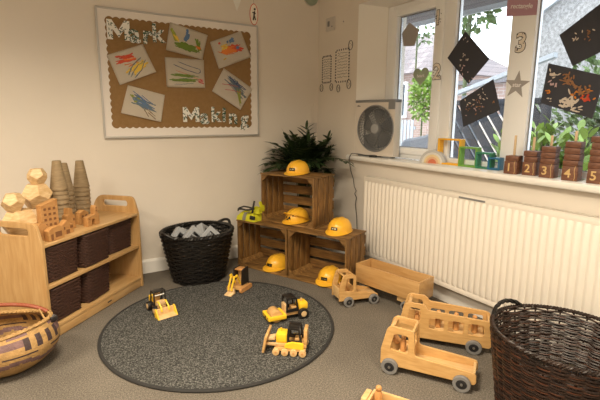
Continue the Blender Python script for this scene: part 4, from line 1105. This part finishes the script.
# roller : front (drum) towards lower left of the picture
ro = thing('toy_roller', 'toy road roller with a wooden drum and black cab on the rug', 'toy vehicle', (-.985, -1.185, RZ), math.atan2(-.02, -.23) + .02 - 0, G_)
vx.scale = (1.2, 1.15, 1.3)
ro.rotation_euler = (0, 0, math.atan2(.030, -.23)); ro.scale = (1.12, 1.12, 1.12)
mb = MB(); mb.mesh(panel(rrect(.02, -.048, .115, .048, .006), [rrect(.034, -.036, .100, .036, .003)], .020, .002), T(0, 0, .028)); mb.build('drum_frame', 'toy_yellow', ro)
MB().cyl((.067, -.034, .030), (.067, .034, .030), .030, seg=36, bev=.002).build('drum', 'toy_birch', ro)
MB().box2((-.095, -.026, .022), (.022, .026, .040), .003).build('chassis', 'toy_birch', ro)
MB().box2((-.105, -.030, .040), (-.055, .030, .078), .010).build('engine_cover', 'toy_yellow', ro)
MB().cyl((-.078, 0, .077), (-.078, 0, .092), .004, seg=12).build('exhaust', 'pale_wood', ro)
cabin(ro, -.052, .018, .040, .115, .030)
MB().box2((.006, -.027, .040), (.020, .027, .078), .002).build('dashboard', 'pale_wood', ro)
MB().box2((-.046, -.018, .040), (-.018, .018, .060), .003).build('seat', 'toy_birch', ro)
mb = MB()
for s in (-1, 1): twheel(ro, -.072, s * .040, .027, .018)
for y in (-.030, .030): mb.cyl((.115, y, .028), (.1165, y, .028), .004, seg=12)
mb.box2((.115, -.008, .023), (.1165, .008, .033)); mb.build('front_studs', 'sticker_black', ro)
# bulldozer
dz = thing('toy_bulldozer', 'toy bulldozer with a wooden blade and yellow bonnet, nearest the camera on the rug', 'toy vehicle', (-1.145, -1.500, RZ), math.radians(141), G_); dz.scale = (1.18, 1.18, 1.18)
MB().box2((-.068, -.030, .026), (.060, .030, .042), .003).build('chassis', 'toy_birch', dz)
MB().box2((.012, -.026, .042), (.058, .026, .082), .006).build('bonnet', 'toy_yellow', dz)
for s in (-1, 1):
    mb = MB(); mb.mesh(panel(rpoly([(-.058, .026), (.022, .030), (.018, .046), (-.010, .056), (-.058, .052)], .008, 4), (), .012, .002), T(0, s * .037, 0) @ XZ); mb.build('side_skirt', 'toy_yellow', dz)
    mb = MB(); mb.mesh(panel(rrect(-.066, .016, .064, .028, .006), (), .010, .001), T(0, s * .036, 0) @ XZ); mb.build('track_bar', 'toy_birch', dz)
    for k in range(4):
        q = MB(); x = -.054 + k * .036; q.cyl((x, s * .042, .0145), (x, s * .053, .0145), .0145, seg=22, bev=.001); o = q.build('track_wheel', 'toy_birch_edge', dz)
        q = MB(); q.cyl((x, s * .0525, .0145), (x, s * .054, .0145), .0045, seg=12); q.build('wheel_hub', 'peg_wood', o)
cabin(dz, -.052, .012, .042, .112, .030)
MB().box2((-.070, -.028, .042), (-.056, .028, .105), .002).build('rear_board', 'toy_birch', dz)
MB().cyl((.040, 0, .081), (.040, 0, .096), .0035, seg=12).build('exhaust', 'toy_yellow', dz)
MB().box2((-.044, -.016, .042), (-.018, .016, .062), .003).build('seat', 'toy_birch', dz)
mb = MB(); mb.box((.100, 0, .044), (.010, .112, .070), (0, -.18, 0), .002); mb.build('blade', 'toy_birch', dz)
mb = MB()
for s in (-1, 1): mb.box((.074, s * .026, .036), (.052, .008, .012), None, .002)
mb.box((.078, 0, .052), (.030, .034, .012), (0, .2, 0), .002); mb.build('push_arm', 'pale_wood', dz)
# front loader
ld = thing('toy_loader', 'toy wheel loader with a yellow bucket and black cab, nearest the shelf unit', 'toy vehicle', (-1.582, -.725, RZ), math.radians(-80), G_); ld.scale = (1.1, 1.1, 1.15)
MB().box2((-.060, -.024, .020), (.045, .024, .040), .003).build('chassis', 'toy_birch', ld)
MB().box2((-.066, -.026, .040), (-.030, .026, .072), .006).build('engine_cover', 'toy_yellow', ld)
cabin(ld, -.032, .026, .036, .112, .030)
MB().box2((.020, -.024, .040), (.045, .024, .066), .003).build('bonnet', 'pale_wood', ld)
MB().box2((-.030, -.016, .040), (-.012, .016, .092), .003).build('seat', 'toy_birch', ld)
MB().cyl((.012, -.032, .088), (.012, .032, .088), .003, seg=10).build('cross_bar', 'letter_white', ld)
for x in (-.042, .040):
    for s in (-1, 1): twheel(ld, x, s * .036, .023, .016)
for s in (-1, 1): MB().tube([(.022, s * .020, .058), (.048, s * .020, .066), (.078, s * .020, .048), (.086, s * .020, .028)], .0045, 8).build('lift_arm', 'toy_yellow', ld)
mb = MB(); bk = rpoly([(.070, .002), (.118, .002), (.114, .007), (.080, .010), (.079, .040), (.070, .042)], .001, 2); mb.mesh(panel(bk, (), .096, .001), XZ)
mb.build('bucket', 'toy_birch_edge', ld)
for s in (-1, 1): MB().mesh(panel(rpoly([(.070, .002), (.118, .002), (.084, .046), (.070, .046)], .003, 2), (), .006, .001), T(0, s * .050, 0) @ XZ).build('bucket_side', 'toy_yellow', ld)
# excavator / backhoe
ex = thing('toy_excavator', 'toy excavator with a folded yellow arm, closest to the black basket', 'toy vehicle', (-1.045, -.665, RZ), math.radians(212), G_); ex.scale = (1.2, 1.2, 1.28)
MB().box2((-.045, -.030, .012), (.045, .030, .026), .003).build('chassis', 'toy_birch', ex)
for s in (-1, 1):
    MB().mesh(panel(rrect(-.055, .001, .055, .026, .012), (), .014, .0015), T(0, s * .040, 0) @ XZ).build('track', 'peg_wood', ex)
for s in (-1, 1):
    MB().mesh(panel(rpoly([(-.050, .030), (.020, .030), (.014, .110), (-.044, .118)], .008, 4), (), .006, .001), T(0, s * .026, 0) @ XZ).build('cab_side', 'toy_black', ex)
mb = MB(); mb.box2((-.048, -.022, .028), (.018, .022, .050), .003); mb.box2((-.046, -.022, .05), (-.020, .022, .100), .003); mb.build('cab_block', 'toy_birch', ex)
MB().box2((-.040, -.023, .104), (.010, .023, .110), .001).build('cab_roof', 'peg_wood', ex)
for s in (-1, 1): MB().tube([(.016, s * .016, .040), (.050, s * .018, .092), (.062, s * .018, .088)], .0055, 8).build('boom', 'toy_yellow', ex)
for s in (-1, 1): MB().tube([(.060, s * .010, .090), (.085, s * .010, .040), (.088, s * .010, .022)], .005, 8).build('dipper_arm', 'toy_yellow', ex)
mb = MB(); mb.mesh(panel(rpoly([(.070, .004), (.112, .001), (.110, .006), (.084, .012), (.082, .034), (.074, .034)], .001, 2), (), .044, .001), XZ); mb.build('bucket', 'pale_wood', ex)

# ================================================================== WINDOW SILL
ZS = .841
# box fan
fa = math.atan2(-.97, .16)
fo = Vector((-.030, -.553, ZS)); fx, fy = vdir(fa)
fan = thing('box_fan', 'square pale box fan with a round grey grille standing on the window sill', 'fan', fo, fa)
FW, FH, FD = .360, .392, .070
mb = MB(); mb.mesh(panel(rrect(0, 0, FW, FH, .008), [circle(FW / 2 + .012, FH / 2 - .002, .163, 48)], .008, .002), T(0, .004, .012) @ XZ)
mb.box2((0, .006, .014), (.006, FD, .012 + FH), .002); mb.box2((FW - .006, .006, .014), (FW, FD, .012 + FH), .002); mb.box2((0, .006, .012), (FW, FD, .018), .002); mb.box2((0, .006, FH + .006), (FW, FD, FH + .012), .002)
mb.build('housing', 'fan_white', fan)
MB().box2((-.003, -.002, FH - .002), (FW + .004, FD + .002, FH + .018), .004).build('top_handle', 'fan_grey', fan)
mb = MB(); mb.box2((FW - .055, -.004, FH - .050), (FW + .002, .001, FH + .006), .006); mb.build('control_corner', 'fan_grey', fan)
ccx, ccz = FW / 2 + .012, FH / 2 + .010
mb = MB()
for r in (.163, .145, .127, .109, .091, .073, .055, .040): mb.tube([(ccx + r * math.cos(2 * PI * k / 48), -.003, ccz + r * math.sin(2 * PI * k / 48)) for k in range(48)], .0055 if r == .163 else .0018, 6, True)
for k in range(44):
    a = 2 * PI * k / 44; mb.tube([(ccx + .034 * math.cos(a), -.003, ccz + .034 * math.sin(a)), (ccx + .09 * math.cos(a + .12), -.004, ccz + .09 * math.sin(a + .12)), (ccx + .162 * math.cos(a + .3), -.002, ccz + .162 * math.sin(a + .3))], .0018, 5)
mb.build('grille', 'fan_grey', fan)
MB().cyl((ccx, -.009, ccz), (ccx, .012, ccz), .034, .036, seg=32, bev=.003).build('grille_hub', 'fan_hub', fan)
mb = MB()
for k in range(5):
    a0 = 2 * PI * k / 5
    mb.grid(lambda u, v: Vector((ccx + (.03 + .112 * v) * math.cos(a0 + u * .95 - .25 * v), .020 + .024 * u, ccz + (.03 + .112 * v) * math.sin(a0 + u * .95 - .25 * v))), 8, 6, .0015)
mb.cyl((ccx, .016, ccz), (ccx, .046, ccz), .032, seg=24); mb.build('fan_blades', 'fan_blade', fan)
mb = MB(); mb.mesh(panel(rrect(.006, .018, FW - .006, FH + .004, .004), [circle(ccx, ccz, r0 + .012, 40) for r0 in (.142,)], .003), T(0, FD - .004, 0) @ XZ)
for r in (.12, .10, .08, .06): mb.tube([(ccx + r * math.cos(2 * PI * k / 40), FD - .004, ccz + r * math.sin(2 * PI * k / 40)) for k in range(40)], .0012, 5, True)
for k in range(12):
    a = PI * k / 12; mb.tube([(ccx - .13 * math.cos(a), FD - .004, ccz - .13 * math.sin(a)), (ccx + .13 * math.cos(a), FD - .004, ccz + .13 * math.sin(a))], .0012, 5)
mb.build('rear_grille', 'fan_grey', fan)
mb = MB(); mb.box2((.03, .004, 0), (.10, FD - .004, .0125), .003); mb.box2((FW - .10, .004, 0), (FW - .03, FD - .004, .0125), .003); mb.build('feet', 'fan_grey', fan)
MB().box2((.016, -.0008, FH - .030), (.046, .0, FH - .026)).box2((.018, -.0008, FH - .022), (.036, .0, FH - .018)).build('printed_mark', 'sticker_black', fan)
# power adapter and cable
ad = MB().box((0, 0, .008), (.055, .028, .016), None, .004).build('power_adapter', 'plastic_dark', loc=(-.012, -.745, ZS)); ad.rotation_euler = (0, 0, fa)
tag(ad, 'small black adapter lying on the sill in front of the fan', 'adapter')
mb = MB(); mb.tube([(-.008, -.715, ZS + .006), (-.022, -.68, ZS + .010), (-.034, -.60, ZS + .016), (-.041, -.53, ZS + .013), (-.050, -.515, .822), (-.048, -.515, .79), (-.035, -.520, .72), (-.028, -.545, .66), (-.022, -.552, .60), (-.024, -.58, .57), (-.022, -.56, .545), (-.024, -.585, .52), (-.020, -.57, .46), (-.03, -.60, .38), (-.03, -.62, .20), (-.03, -.60, .12)], .0028, 6)
tag(mb.build('power_cable', 'plastic_dark'), 'thin dark cable hanging from the sill down the wall beside the radiator', 'cable')
# rainbow arches, nested
ar = thing('rainbow_arches', 'nested grey, yellow and coral semicircular rainbow stacker on the sill next to the fan', 'rainbow stacker', (.060, -1.245, ZS), -PI / 2 + .30); ar.scale = (1.38, 1.1, 1.38)
for i, (r1, r0, m_) in enumerate(((.062, .051, 'arch_grey'), (.0505, .041, 'arch_pale'), (.0405, .031, 'arch_yellow'), (.0305, .0205, 'arch_peach'), (.020, 0, 'arch_coral'))):
    pts = [(r1 * math.cos(PI * k / 24), r1 * math.sin(PI * k / 24)) for k in range(25)] + ([(r0 * math.cos(PI * k / 24), r0 * math.sin(PI * k / 24)) for k in range(24, -1, -1)] if r0 else [])
    MB().mesh(panel(pts, (), .034, .001), XZ).build('arch', m_, ar)
# square frames
def sqframe(y, s, m_, label, x=.090):
    o = thing('square_frame', label, 'wooden frame', (x, y, ZS), -PI / 2 + .10, 'coloured square frames on the sill')
    MB().mesh(panel(rrect(-s / 2, 0, s / 2, s, .004), [rrect(-s / 2 + .010, .010, s / 2 - .010, s - .010, .003)], .050, .0015), XZ).build('frame', m_, o)
sqframe(-1.352, .160, 'frame_yellow', 'yellow hollow square frame on the sill, largest of the row')
sqframe(-1.493, .118, 'frame_green', 'light green hollow square frame beside the yellow one on the sill')
sqframe(-1.600, .094, 'frame_teal', 'dark green hollow square frame between the light green and blue ones')
sqframe(-1.668, .070, 'frame_blue', 'small blue hollow square frame, smallest of the row on the sill')

# number block towers
NG = 'numbered block towers on the window sill'
for (num, y, n, x) in ((1, -1.820, 1, .020), (2, -1.900, 2, .055), (3, -1.997, 3, .040), (4, -2.110, 4, .035), (5, -2.222, 5, .035)):
    ang = -PI / 2 + .15
    s = .067
    o = thing('counting_tower', 'dark wooden peg tower with the number %s on its base block, on the sill' % ['', 'one', 'two', 'three', 'four', 'five'][num], 'number blocks', (x, y, ZS), ang, NG)
    MB().box((0, 0, s / 2 + .0), (s, s, s), None, .002).build('base_block', 'block_wood', o)
    MB().mesh(text_mesh(str(num), .058, .0006, .0008), T(-.008, -s / 2 - .0006, s / 2) @ XZ).build('numeral', 'gold_line', o)
    mb = MB(); mb.tube([(s / 2 - .012 + .002 * math.sin(k), -s / 2 - .0003, .004 + k * .0094) for k in range(8)], .0013, 4); mb.build('carved_line', 'gold_line', o)
    for k in range(n):
        p = MB().box((.0, 0, 0), (s * .98, s * .98, .0275), None, .003).build('stacked_slab', 'block_wood', o, loc=(.0015 * math.sin(k * 3 + num), .001 * math.cos(k * 2), s + .0142 + k * .0290)); p.rotation_euler = (0, 0, .05 * math.sin(k * 5 + num))
    ph = {1: .130, 2: .085, 3: .065, 4: .060, 5: .05}[num]
    MB().cyl((.0, 0, s + n * .029), (.0, 0, s + n * .029 + ph * .8), .0062, seg=14, bev=.001).build('peg', 'peg_pale', o)

# ================================================================== WINDOW DECORATIONS
def plate_yz(pts, th): # polygon in (y,z) -> facing -x
    return panel(pts, (), th)
PX = .104
def card(corners, x, label, blobs, name='black_card_picture'):
    cy = sum(c[0] for c in corners) / 4; cz = sum(c[1] for c in corners) / 4
    o = thing(name, label, 'card picture', (x, cy, cz), group='black card pictures on the window')
    mb = MB(); mb.mesh(plate_yz([(a - cy, b - cz) for a, b in corners], .0012), YZ); mb.build('card', 'black_card', o)
    rr = random.Random(len(label)); by = {}
    U = Vector(corners[1]) - Vector(corners[0]); Vv = Vector(corners[3]) - Vector(corners[0])
    for (m_, u, v, n, sp, sz) in blobs:
        mb = by.setdefault(m_, MB())
        for _ in range(n):
            uu, vv = min(.94, max(.06, u + rr.gauss(0, sp))), min(.94, max(.06, v + rr.gauss(0, sp)))
            p = Vector(corners[0]) + U * uu + Vv * vv - Vector((cy, cz)); a = rr.uniform(0, PI); l, w_ = sz * rr.uniform(.6, 1.3), sz * rr.uniform(.25, .5)
            pts = [(p.x + l * math.cos(k * PI / 3) * math.cos(a) - w_ * math.sin(k * PI / 3) * math.sin(a), p.y + l * math.cos(k * PI / 3) * math.sin(a) + w_ * math.sin(k * PI / 3) * math.cos(a)) for k in range(6)]
            mb.prism(pts, -.0030 - rr.random() * .002, -.0007, YZ)
    for m_, mb in by.items(): mb.build('collage_pieces', m_, o)
card([(-1.386, 1.628), (-1.563, 1.453), (-1.435, 1.324), (-1.267, 1.489)], PX, 'plain black card hung as a diamond high in the middle pane', [('petal_pale', .45, .6, 9, .14, .006), ('petal_pink', .7, .8, 7, .1, .007), ('petal_pale', .2, .15, 4, .06, .004)])
card([(-1.379, 1.228), (-1.599, 1.342), (-1.659, 1.172), (-1.422, 1.074)], PX, 'black card with scattered flecks, tilted low in the middle pane', [('petal_pale', .35, .25, 7, .10, .008), ('petal_brown', .5, .5, 22, .18, .006), ('petal_pale', .7, .4, 10, .12, .005), ('petal_pink', .4, .6, 10, .15, .005)])
card([(-1.940, 1.526), (-2.116, 1.641), (-2.203, 1.455), (-2.019, 1.374)], PX, 'black card with a few pale petals, high in the end pane', [('petal_pale', .35, .3, 8, .15, .006), ('petal_brown', .6, .55, 8, .14, .006)])
card([(-1.901, 1.399), (-2.168, 1.318), (-2.137, 1.127), (-1.882, 1.205)], PX, 'black card with a dried flower collage in cream, orange and red', [('petal_pale', .14, .22, 12, .045, .010), ('petal_pink', .14, .42, 7, .035, .009), ('petal_orange', .12, .66, 5, .03, .008), ('petal_pale', .18, .85, 5, .03, .006), ('petal_brown', .42, .30, 26, .07, .010), ('petal_brown', .66, .42, 26, .09, .010), ('petal_orange', .72, .50, 10, .08, .010), ('petal_red', .80, .60, 8, .04, .011), ('petal_pale', .52, .78, 30, .08, .013), ('petal_pale', .68, .90, 8, .06, .010)])
def shape(name, pts, x, m_, label, text=None, ts=.03, cat='window shape', rot=0):
    cy = sum(p[0] for p in pts) / len(pts); cz = sum(p[1] for p in pts) / len(pts)
    o = thing(name, label, cat, (x, cy, cz), group='paper shapes stuck on the window frame')
    mb = MB(); mb.mesh(plate_yz([(a - cy, b - cz) for a, b in pts], .0012), YZ); mb.build('paper_shape', m_, o)
    if text:
        # reading direction runs along -y as seen from the room
        mt = T(-.0012, 0, 0) @ Matrix(((0, 0, -1, 0), (-1, 0, 0, 0), (0, 1, 0, 0), (0, 0, 0, 1))) @ Matrix.Rotation(rot, 4, 'Z')
        MB().mesh(text_mesh(text, ts, .0004, .0006), mt).build('lettering', 'lettering_white', o)
hp_ = []
for k in range(40):
    t = 2 * PI * k / 40; hx_ = 16 * math.sin(t) ** 3; hz_ = 13 * math.cos(t) - 5 * math.cos(2 * t) - 2 * math.cos(3 * t) - math.cos(4 * t)
    hp_.append((-1.055 - hx_ * .0042, 1.398 + hz_ * .0042))
shape('paper_heart', hp_, .1045, 'window_shape_green', 'grey-green paper heart marked heart hanging in the casement pane', 'heart', .030)
shape('paper_star', [(-1.733 - (.075 if k % 2 == 0 else .030) * math.sin(k * PI / 5 + .1), 1.303 + (.075 if k % 2 == 0 else .030) * math.cos(k * PI / 5 + .1)) for k in range(10)], .1185, 'window_shape_grey', 'grey paper star marked star on the white window post', 'star', .032, rot=-.08)
shape('paper_rectangle', [(-1.633, 1.667), (-1.633, 1.765), (-1.804, 1.735), (-1.804, 1.645)], .1185, 'window_shape_purple', 'mauve paper rectangle marked rectangle at the top of the window post', 'rectangle', .034, rot=-.17)
shape('paper_pentagon', [(-.928, 1.752), (-.862, 1.690), (-.885, 1.605), (-.985, 1.595), (-1.020, 1.690)], .1045, 'window_shape_grey', 'plain grey paper pentagon hanging at the top of the casement pane')
for (t, y, z, s, x) in (('1', -1.168, 1.737, .12, .1075), ('2', -1.187, 1.410, .135, .1075), ('3', -1.733, 1.515, .135, .1195)):
    o = thing('number_sticker', 'outlined paper number %s on the white window frame' % {'1': 'one', '2': 'two', '3': 'three'}[t], 'number', (x, y, z), group='paper numbers on the window frame')
    mt = Matrix(((0, 0, -1, 0), (-1, 0, 0, 0), (0, 1, 0, 0), (0, 0, 0, 1)))
    MB().mesh(text_mesh(t, s, .0004, .006), T(.0, 0, 0) @ mt).build('ink_outline', 'track_ink', o)
    MB().mesh(text_mesh(t, s, .0004, .0025), T(-.0008, 0, 0) @ mt).build('paper_numeral', 'track_paper', o)
    rr = random.Random(ord(t)); mb = MB()
    for _ in range(16):
        mb.box((-.0014, rr.uniform(-.028, .028), rr.uniform(-.05, .05)), (.0006, .007, .004), (rr.uniform(0, 3), 0, 0))
    mb.build('ink_marks', 'track_ink', o)

# ================================================================== OUTSIDE
GZ = -.15
def ext(mb, name, m, label, cat, **k): return tag(mb.build(name, m, **k), label, cat)
gb = MB().box2((.31, -14, GZ - .1), (40, 40, GZ)).build('ground', 'paving'); gb['kind'] = 'structure'; gb['label'] = 'pale paved yard outside the window'
# eaves over the window
ev = thing('roof_eaves', 'dark boarded eaves overhanging outside the top of the window', 'eaves', (.31, 0, 1.93))
mb = MB()
for k in range(4): mb.box2((0.01 + k * .12, -1.25, 0), (.12 + k * .12, 1.6, .02), .003)
mb.build('soffit_board', 'soffit_grey', ev); MB().box2((.49, -1.25, -.03), (.52, 1.6, .16), .003).build('fascia', 'beam_pale', ev)
# brick garage wall, and dark slatted panel with a pale rail
gw = thing('brick_outbuilding', 'pale pink brick outbuilding seen through the middle pane', 'outbuilding', (7.0, 0, GZ))
MB().box2((0, 2.2, 0), (1.6, 5.2, 2.05)).build('brick_wall', 'red_brick', gw)
MB().prism([(2.15, 2.05), (5.25, 2.05), (5.25, 2.15), (2.15, 2.15)], -.1, 1.7, YZ).build('flat_roof', 'soffit_grey', gw)
fp = thing('slatted_panel', 'dark slatted fence panel with diagonal gaps for slits of sunlight under a pale sloping rail', 'fence', (1.6, -.47, 0))
fw, z0, z1 = .58, -.10, 1.27
mb = MB()
# diagonal slats: parallelograms between the top and bottom with gaps shaped as slits of sunlight
k = -12
while k < 14:
    y = k * .135
    pts = [(y, z0), (y + .098, z0), (y + .098 + (z1 - z0) * .75, z1), (y + (z1 - z0) * .75, z1)]
    q = [(max(-fw, min(fw, a)), b_) for a, b_ in pts]
    if max(a for a, b_ in q) - min(a for a, b_ in q) > .03 and all(-fw - .001 <= a <= fw + .001 for a, b_ in pts): mb.prism(pts, 0, .02, YZ)
    else:
        # clip by the panel edges
        poly = [Vector(p) for p in pts]
        for s in (-1, 1):
            outp = []
            for i in range(len(poly)):
                a, b_ = poly[i], poly[(i + 1) % len(poly)]; ia, ib = a.x * s <= fw, b_.x * s <= fw
                if ia: outp.append(a)
                if ia != ib: t = (fw * s - a.x) / (b_.x - a.x); outp.append(a.lerp(b_, t))
            poly = outp
            if len(poly) < 3: break
        if len(poly) >= 3: mb.prism([(p.x, p.y) for p in poly], 0, .02, YZ)
    k += 1
mb.build('diagonal_slats', 'fence_dark', fp)
mb = MB()
for y in (-fw, fw): mb.box2((-.01, y - .03, z0 - .05), (.05, y + .03, z1 + .02), .004)
mb.box2((-.005, -fw, z1 - .02), (.04, fw, z1 + .03), .004); mb.box2((-.005, -fw, z0), (.04, fw, z0 + .05), .004); mb.build('panel_frame', 'fence_dark', fp)
rl = MB().box2((1.70, -1.02, GZ), (1.74, -.98, 1.58)).box2((1.70, -.15, GZ), (1.74, -.11, 1.35)).prism([(.30, 1.355), (.30, 1.395), (-.68, 1.67), (-.68, 1.63)], 0, .06, T(1.66, -.36, 0) @ YZ)
ext(rl, 'sloping_rail', 'beam_pale', 'pale grey rail sloping above the dark slatted panel', 'rail')
# pale backing added behind the slats to brighten the slits of sunlight
ext(MB().box2((2.3, -.6, GZ), (2.4, .10, 1.15)), 'slit_backing', 'backing_cream', 'added pale backing that brightens the sunlight slits in the dark slatted panel', 'wall')
# pebble-dashed neighbour gable
ga = thing('neighbour_gable', 'tall pebble-dashed gable end of the neighbouring house filling the end pane', 'building', (4.0, 0, GZ))
MB().prism([(.64, 0), (.64, 2.60), (-3.4, 4.80), (-4.5, 4.8), (-4.5, 0)], 0, .4, YZ).build('gable_wall', 'pebbledash', ga)
MB().prism([(.70, 2.57), (.70, 2.65), (-3.4, 4.89), (-3.4, 4.81)], -.06, .5, YZ).build('verge_trim', 'beam_pale', ga)
# far house
ho = thing('brick_house', 'distant brick house with a tiled roof and a white window behind the casement pane', 'house', (9.0, 0, GZ))
MB().box2((0, 7.05, 0), (5, 11.5, 2.75)).build('house_wall', 'red_brick', ho)
mb = MB(); b = bmesh.new(); vs = [b.verts.new(v) for v in ((-.3, 6.8, 2.7), (-.3, 11.8, 2.7), (2.0, 11.2, 4.3), (2.0, 8.6, 4.3), (5.3, 6.8, 2.7), (5.3, 11.8, 2.7))]
for f in ((0, 1, 2, 3), (3, 2, 5, 4), (0, 3, 4), (1, 5, 2), (0, 4, 5, 1)): b.faces.new([vs[i] for i in f])
mb._add(b); mb.build('roof', 'roof_tile', ho)
for (a, c) in ((7.95, 8.65), (9.3, 10.1)):
    wo = MB().mesh(panel([(a, 1.25), (c, 1.25), (c, 2.45), (a, 2.45)], [[(a + .08, 1.33), ((a + c) / 2 - .03, 1.33), ((a + c) / 2 - .03, 2.37), (a + .08, 2.37)], [((a + c) / 2 + .03, 1.33), (c - .08, 1.33), (c - .08, 2.37), ((a + c) / 2 + .03, 2.37)]], .08), T(-.04, 0, 0) @ YZ).build('window', 'upvc', ho)
    MB().box2((-.02, a + .05, 1.3), (-.01, c - .05, 2.4)).build('pane', 'car_glass', wo)
# garden fence in front of the house
fn = thing('picket_fence', 'grey upright-board garden fence in front of the distant brick house', 'fence', (6.8, 0, GZ))
mb = MB()
for k in range(18): mb.box2((0, 5.5 + k * .13, .05), (.02, 5.5 + k * .13 + .085, 1.2), .003)
mb.build('pickets', 'beam_pale', fn)
MB().box2((.02, 5.45, .95), (.06, 7.9, 1.03)).build('top_rail', 'beam_pale', fn); MB().box2((.02, 5.45, .3), (.06, 7.9, .38)).build('bottom_rail', 'beam_pale', fn)
# parked car
ca = thing('parked_car', 'dark parked car on the paved drive outside the casement pane', 'car', (5.7, 2.25, GZ), math.radians(84))
body = rpoly([(-1.9, .25), (-1.92, .75), (-1.5, .85), (-1.0, 1.32), (.45, 1.36), (1.05, .92), (1.85, .78), (1.95, .55), (1.92, .25)], .14, 5)
MB().mesh(panel(body, (), 1.6, .06), XZ).build('car_body', 'car_paint', ca)
for s in (-1, 1): MB().mesh(panel(rpoly([(-1.1, .9), (-.85, 1.26), (.40, 1.29), (.80, .93)], .06, 4), (), .02), T(0, s * .80, 0) @ XZ).build('side_window', 'car_glass', ca)
for x in (-1.2, 1.2):
    for s in (-1, 1):
        q = MB(); q.cyl((x, s * .62, .31), (x, s * .82, .31), .31, seg=28, bev=.03); wo = q.build('wheel', 'hub_dark', ca)
        q = MB(); q.lathe([(0, 0), (.04, 0), (.05, .01), (0, .02)], 14); 
        for k in range(7):
            a = 2 * PI * k / 7; q.box((.1 * math.cos(a), .1 * math.sin(a), .01), (.16, .025, .02), (0, 0, a))
        q.lathe([(.18, 0), (.21, 0), (.21, .02), (.18, .02)], 24, close=True)
        q.bm.transform(T(x, s * .825, .31) @ Matrix.Rotation(-s * PI / 2, 4, 'X')); q.build('wheel_rim', 'steel', wo)

def foliage(center, rad, n, L, wd, seed, sq=1.0):
    rr = random.Random(seed); b = bmesh.new()
    for _ in range(n):
        d = Vector((rr.gauss(0, 1), rr.gauss(0, 1), rr.gauss(0, 1) * sq)).normalized(); k = rr.random() ** .4
        p = Vector((center[0] + d.x * rad[0] * k, center[1] + d.y * rad[1] * k, center[2] + d.z * rad[2] * k))
        g = (d + Vector((rr.uniform(-.7, .7), rr.uniform(-.7, .7), rr.uniform(-.3, .9)))).normalized(); sd_ = g.cross(Vector((rr.uniform(-1, 1), rr.uniform(-1, 1), 1))).normalized()
        l = L * rr.uniform(.6, 1.2); ww = wd * rr.uniform(.7, 1.2)
        v = [b.verts.new(q) for q in (p, p + g * l * .45 + sd_ * ww, p + g * l, p + g * l * .45 - sd_ * ww)]; b.faces.new(v)
    return b
def shrub(name, loc, rad, n, L, wd, seed, m_, label, cat, trunk=None, cz=None):
    o = thing(name, label, cat, loc)
    mb = MB(); mb._add(foliage((0, 0, cz if cz else rad[2]), rad, n, L, wd, seed)); tag(mb.build('leaves', m_, o, sharp=180), kind='stuff')
    q = MB(); h = (cz if cz else rad[2]); q.tube([(0, 0, 0), (.02, .02, h * .5), (0, 0, h)], trunk or .02, 8); q.build('stem', 'leaf_stem', o)
    return o
# bright laurels just outside the end pane
def laurel(loc, seed, h, label):
    o = thing('laurel_shrub', label, 'shrub', loc, group='bright laurel shrubs under the end pane'); rr = random.Random(seed); b = bmesh.new(); st_ = MB()
    for i in range(9):
        a = rr.uniform(0, 2 * PI); top = Vector((.09 * math.cos(a), .09 * math.sin(a), h * rr.uniform(.8, 1.0)))
        st_.tube([(0, 0, 0), (top.x * .5, top.y * .5, top.z * .5), top], .005, 5)
        for k in range(16):
            t = .45 + .55 * k / 15; p = Vector((top.x * t, top.y * t, top.z * t)); az = k * 2.4 + i
            d = Vector((math.cos(az), math.sin(az), .55 + .9 * (k / 15))).normalized(); leaflet(b, p, d, Vector((0, 0, 1)), rr.uniform(.09, .14), .024, (9, 9))
    mb = MB(); mb._add(b); mb.build('leaves', 'leaf_bright', o, sharp=180); st_.build('stems', 'leaf_stem', o)
for i, (x, y, h) in enumerate(((1.05, -1.12, 1.20), (1.10, -1.30, 1.24), (1.0, -1.43, 1.20), (1.12, -1.58, 1.22), (1.0, -1.72, 1.18))):
    laurel((x, y, GZ), 40 + i, h, ['bright green laurel shrub nearest the window post', 'bright green laurel shrub, second from the window post', 'bright green laurel shrub in the middle of the row under the end pane', 'bright green laurel shrub, second from the frame edge', 'bright green laurel shrub cut by the frame edge'][i])
shrub('hedge', (3.0, -1.35, GZ), (.45, 1.35, 1.02), 5200, .09, .028, 5, 'leaf_mid', 'mid green hedge in front of the pebble-dashed gable', 'hedge')
shrub('dark_shrub', (1.75, -1.95, GZ), (.24, .74, .74), 5200, .08, .025, 6, 'leaf_dark', 'dark green shrub behind the bright laurels', 'shrub')  # leaves of a darker green than the laurels
shrub('garden_tree', (6.0, 4.45, GZ), (.34, .30, .55), 800, .12, .04, 9, 'leaf_bright', 'light leafy small tree in front of the distant brick house', 'tree', .02, cz=1.75)
# overhanging branch against the sky
shrub('tall_tree', (3.2, 1.05, GZ), (.30, .42, .30), 260, .14, .045, 12, 'leaf_mid', 'sparse tree top against the white sky in the middle pane', 'tree', .03, cz=2.75)
shrub('tall_tree', (7.5, 6.2, GZ), (.8, .8, .6), 260, .18, .05, 13, 'leaf_mid', 'sparse tree top above the distant house roof', 'tree', .025, cz=3.9)
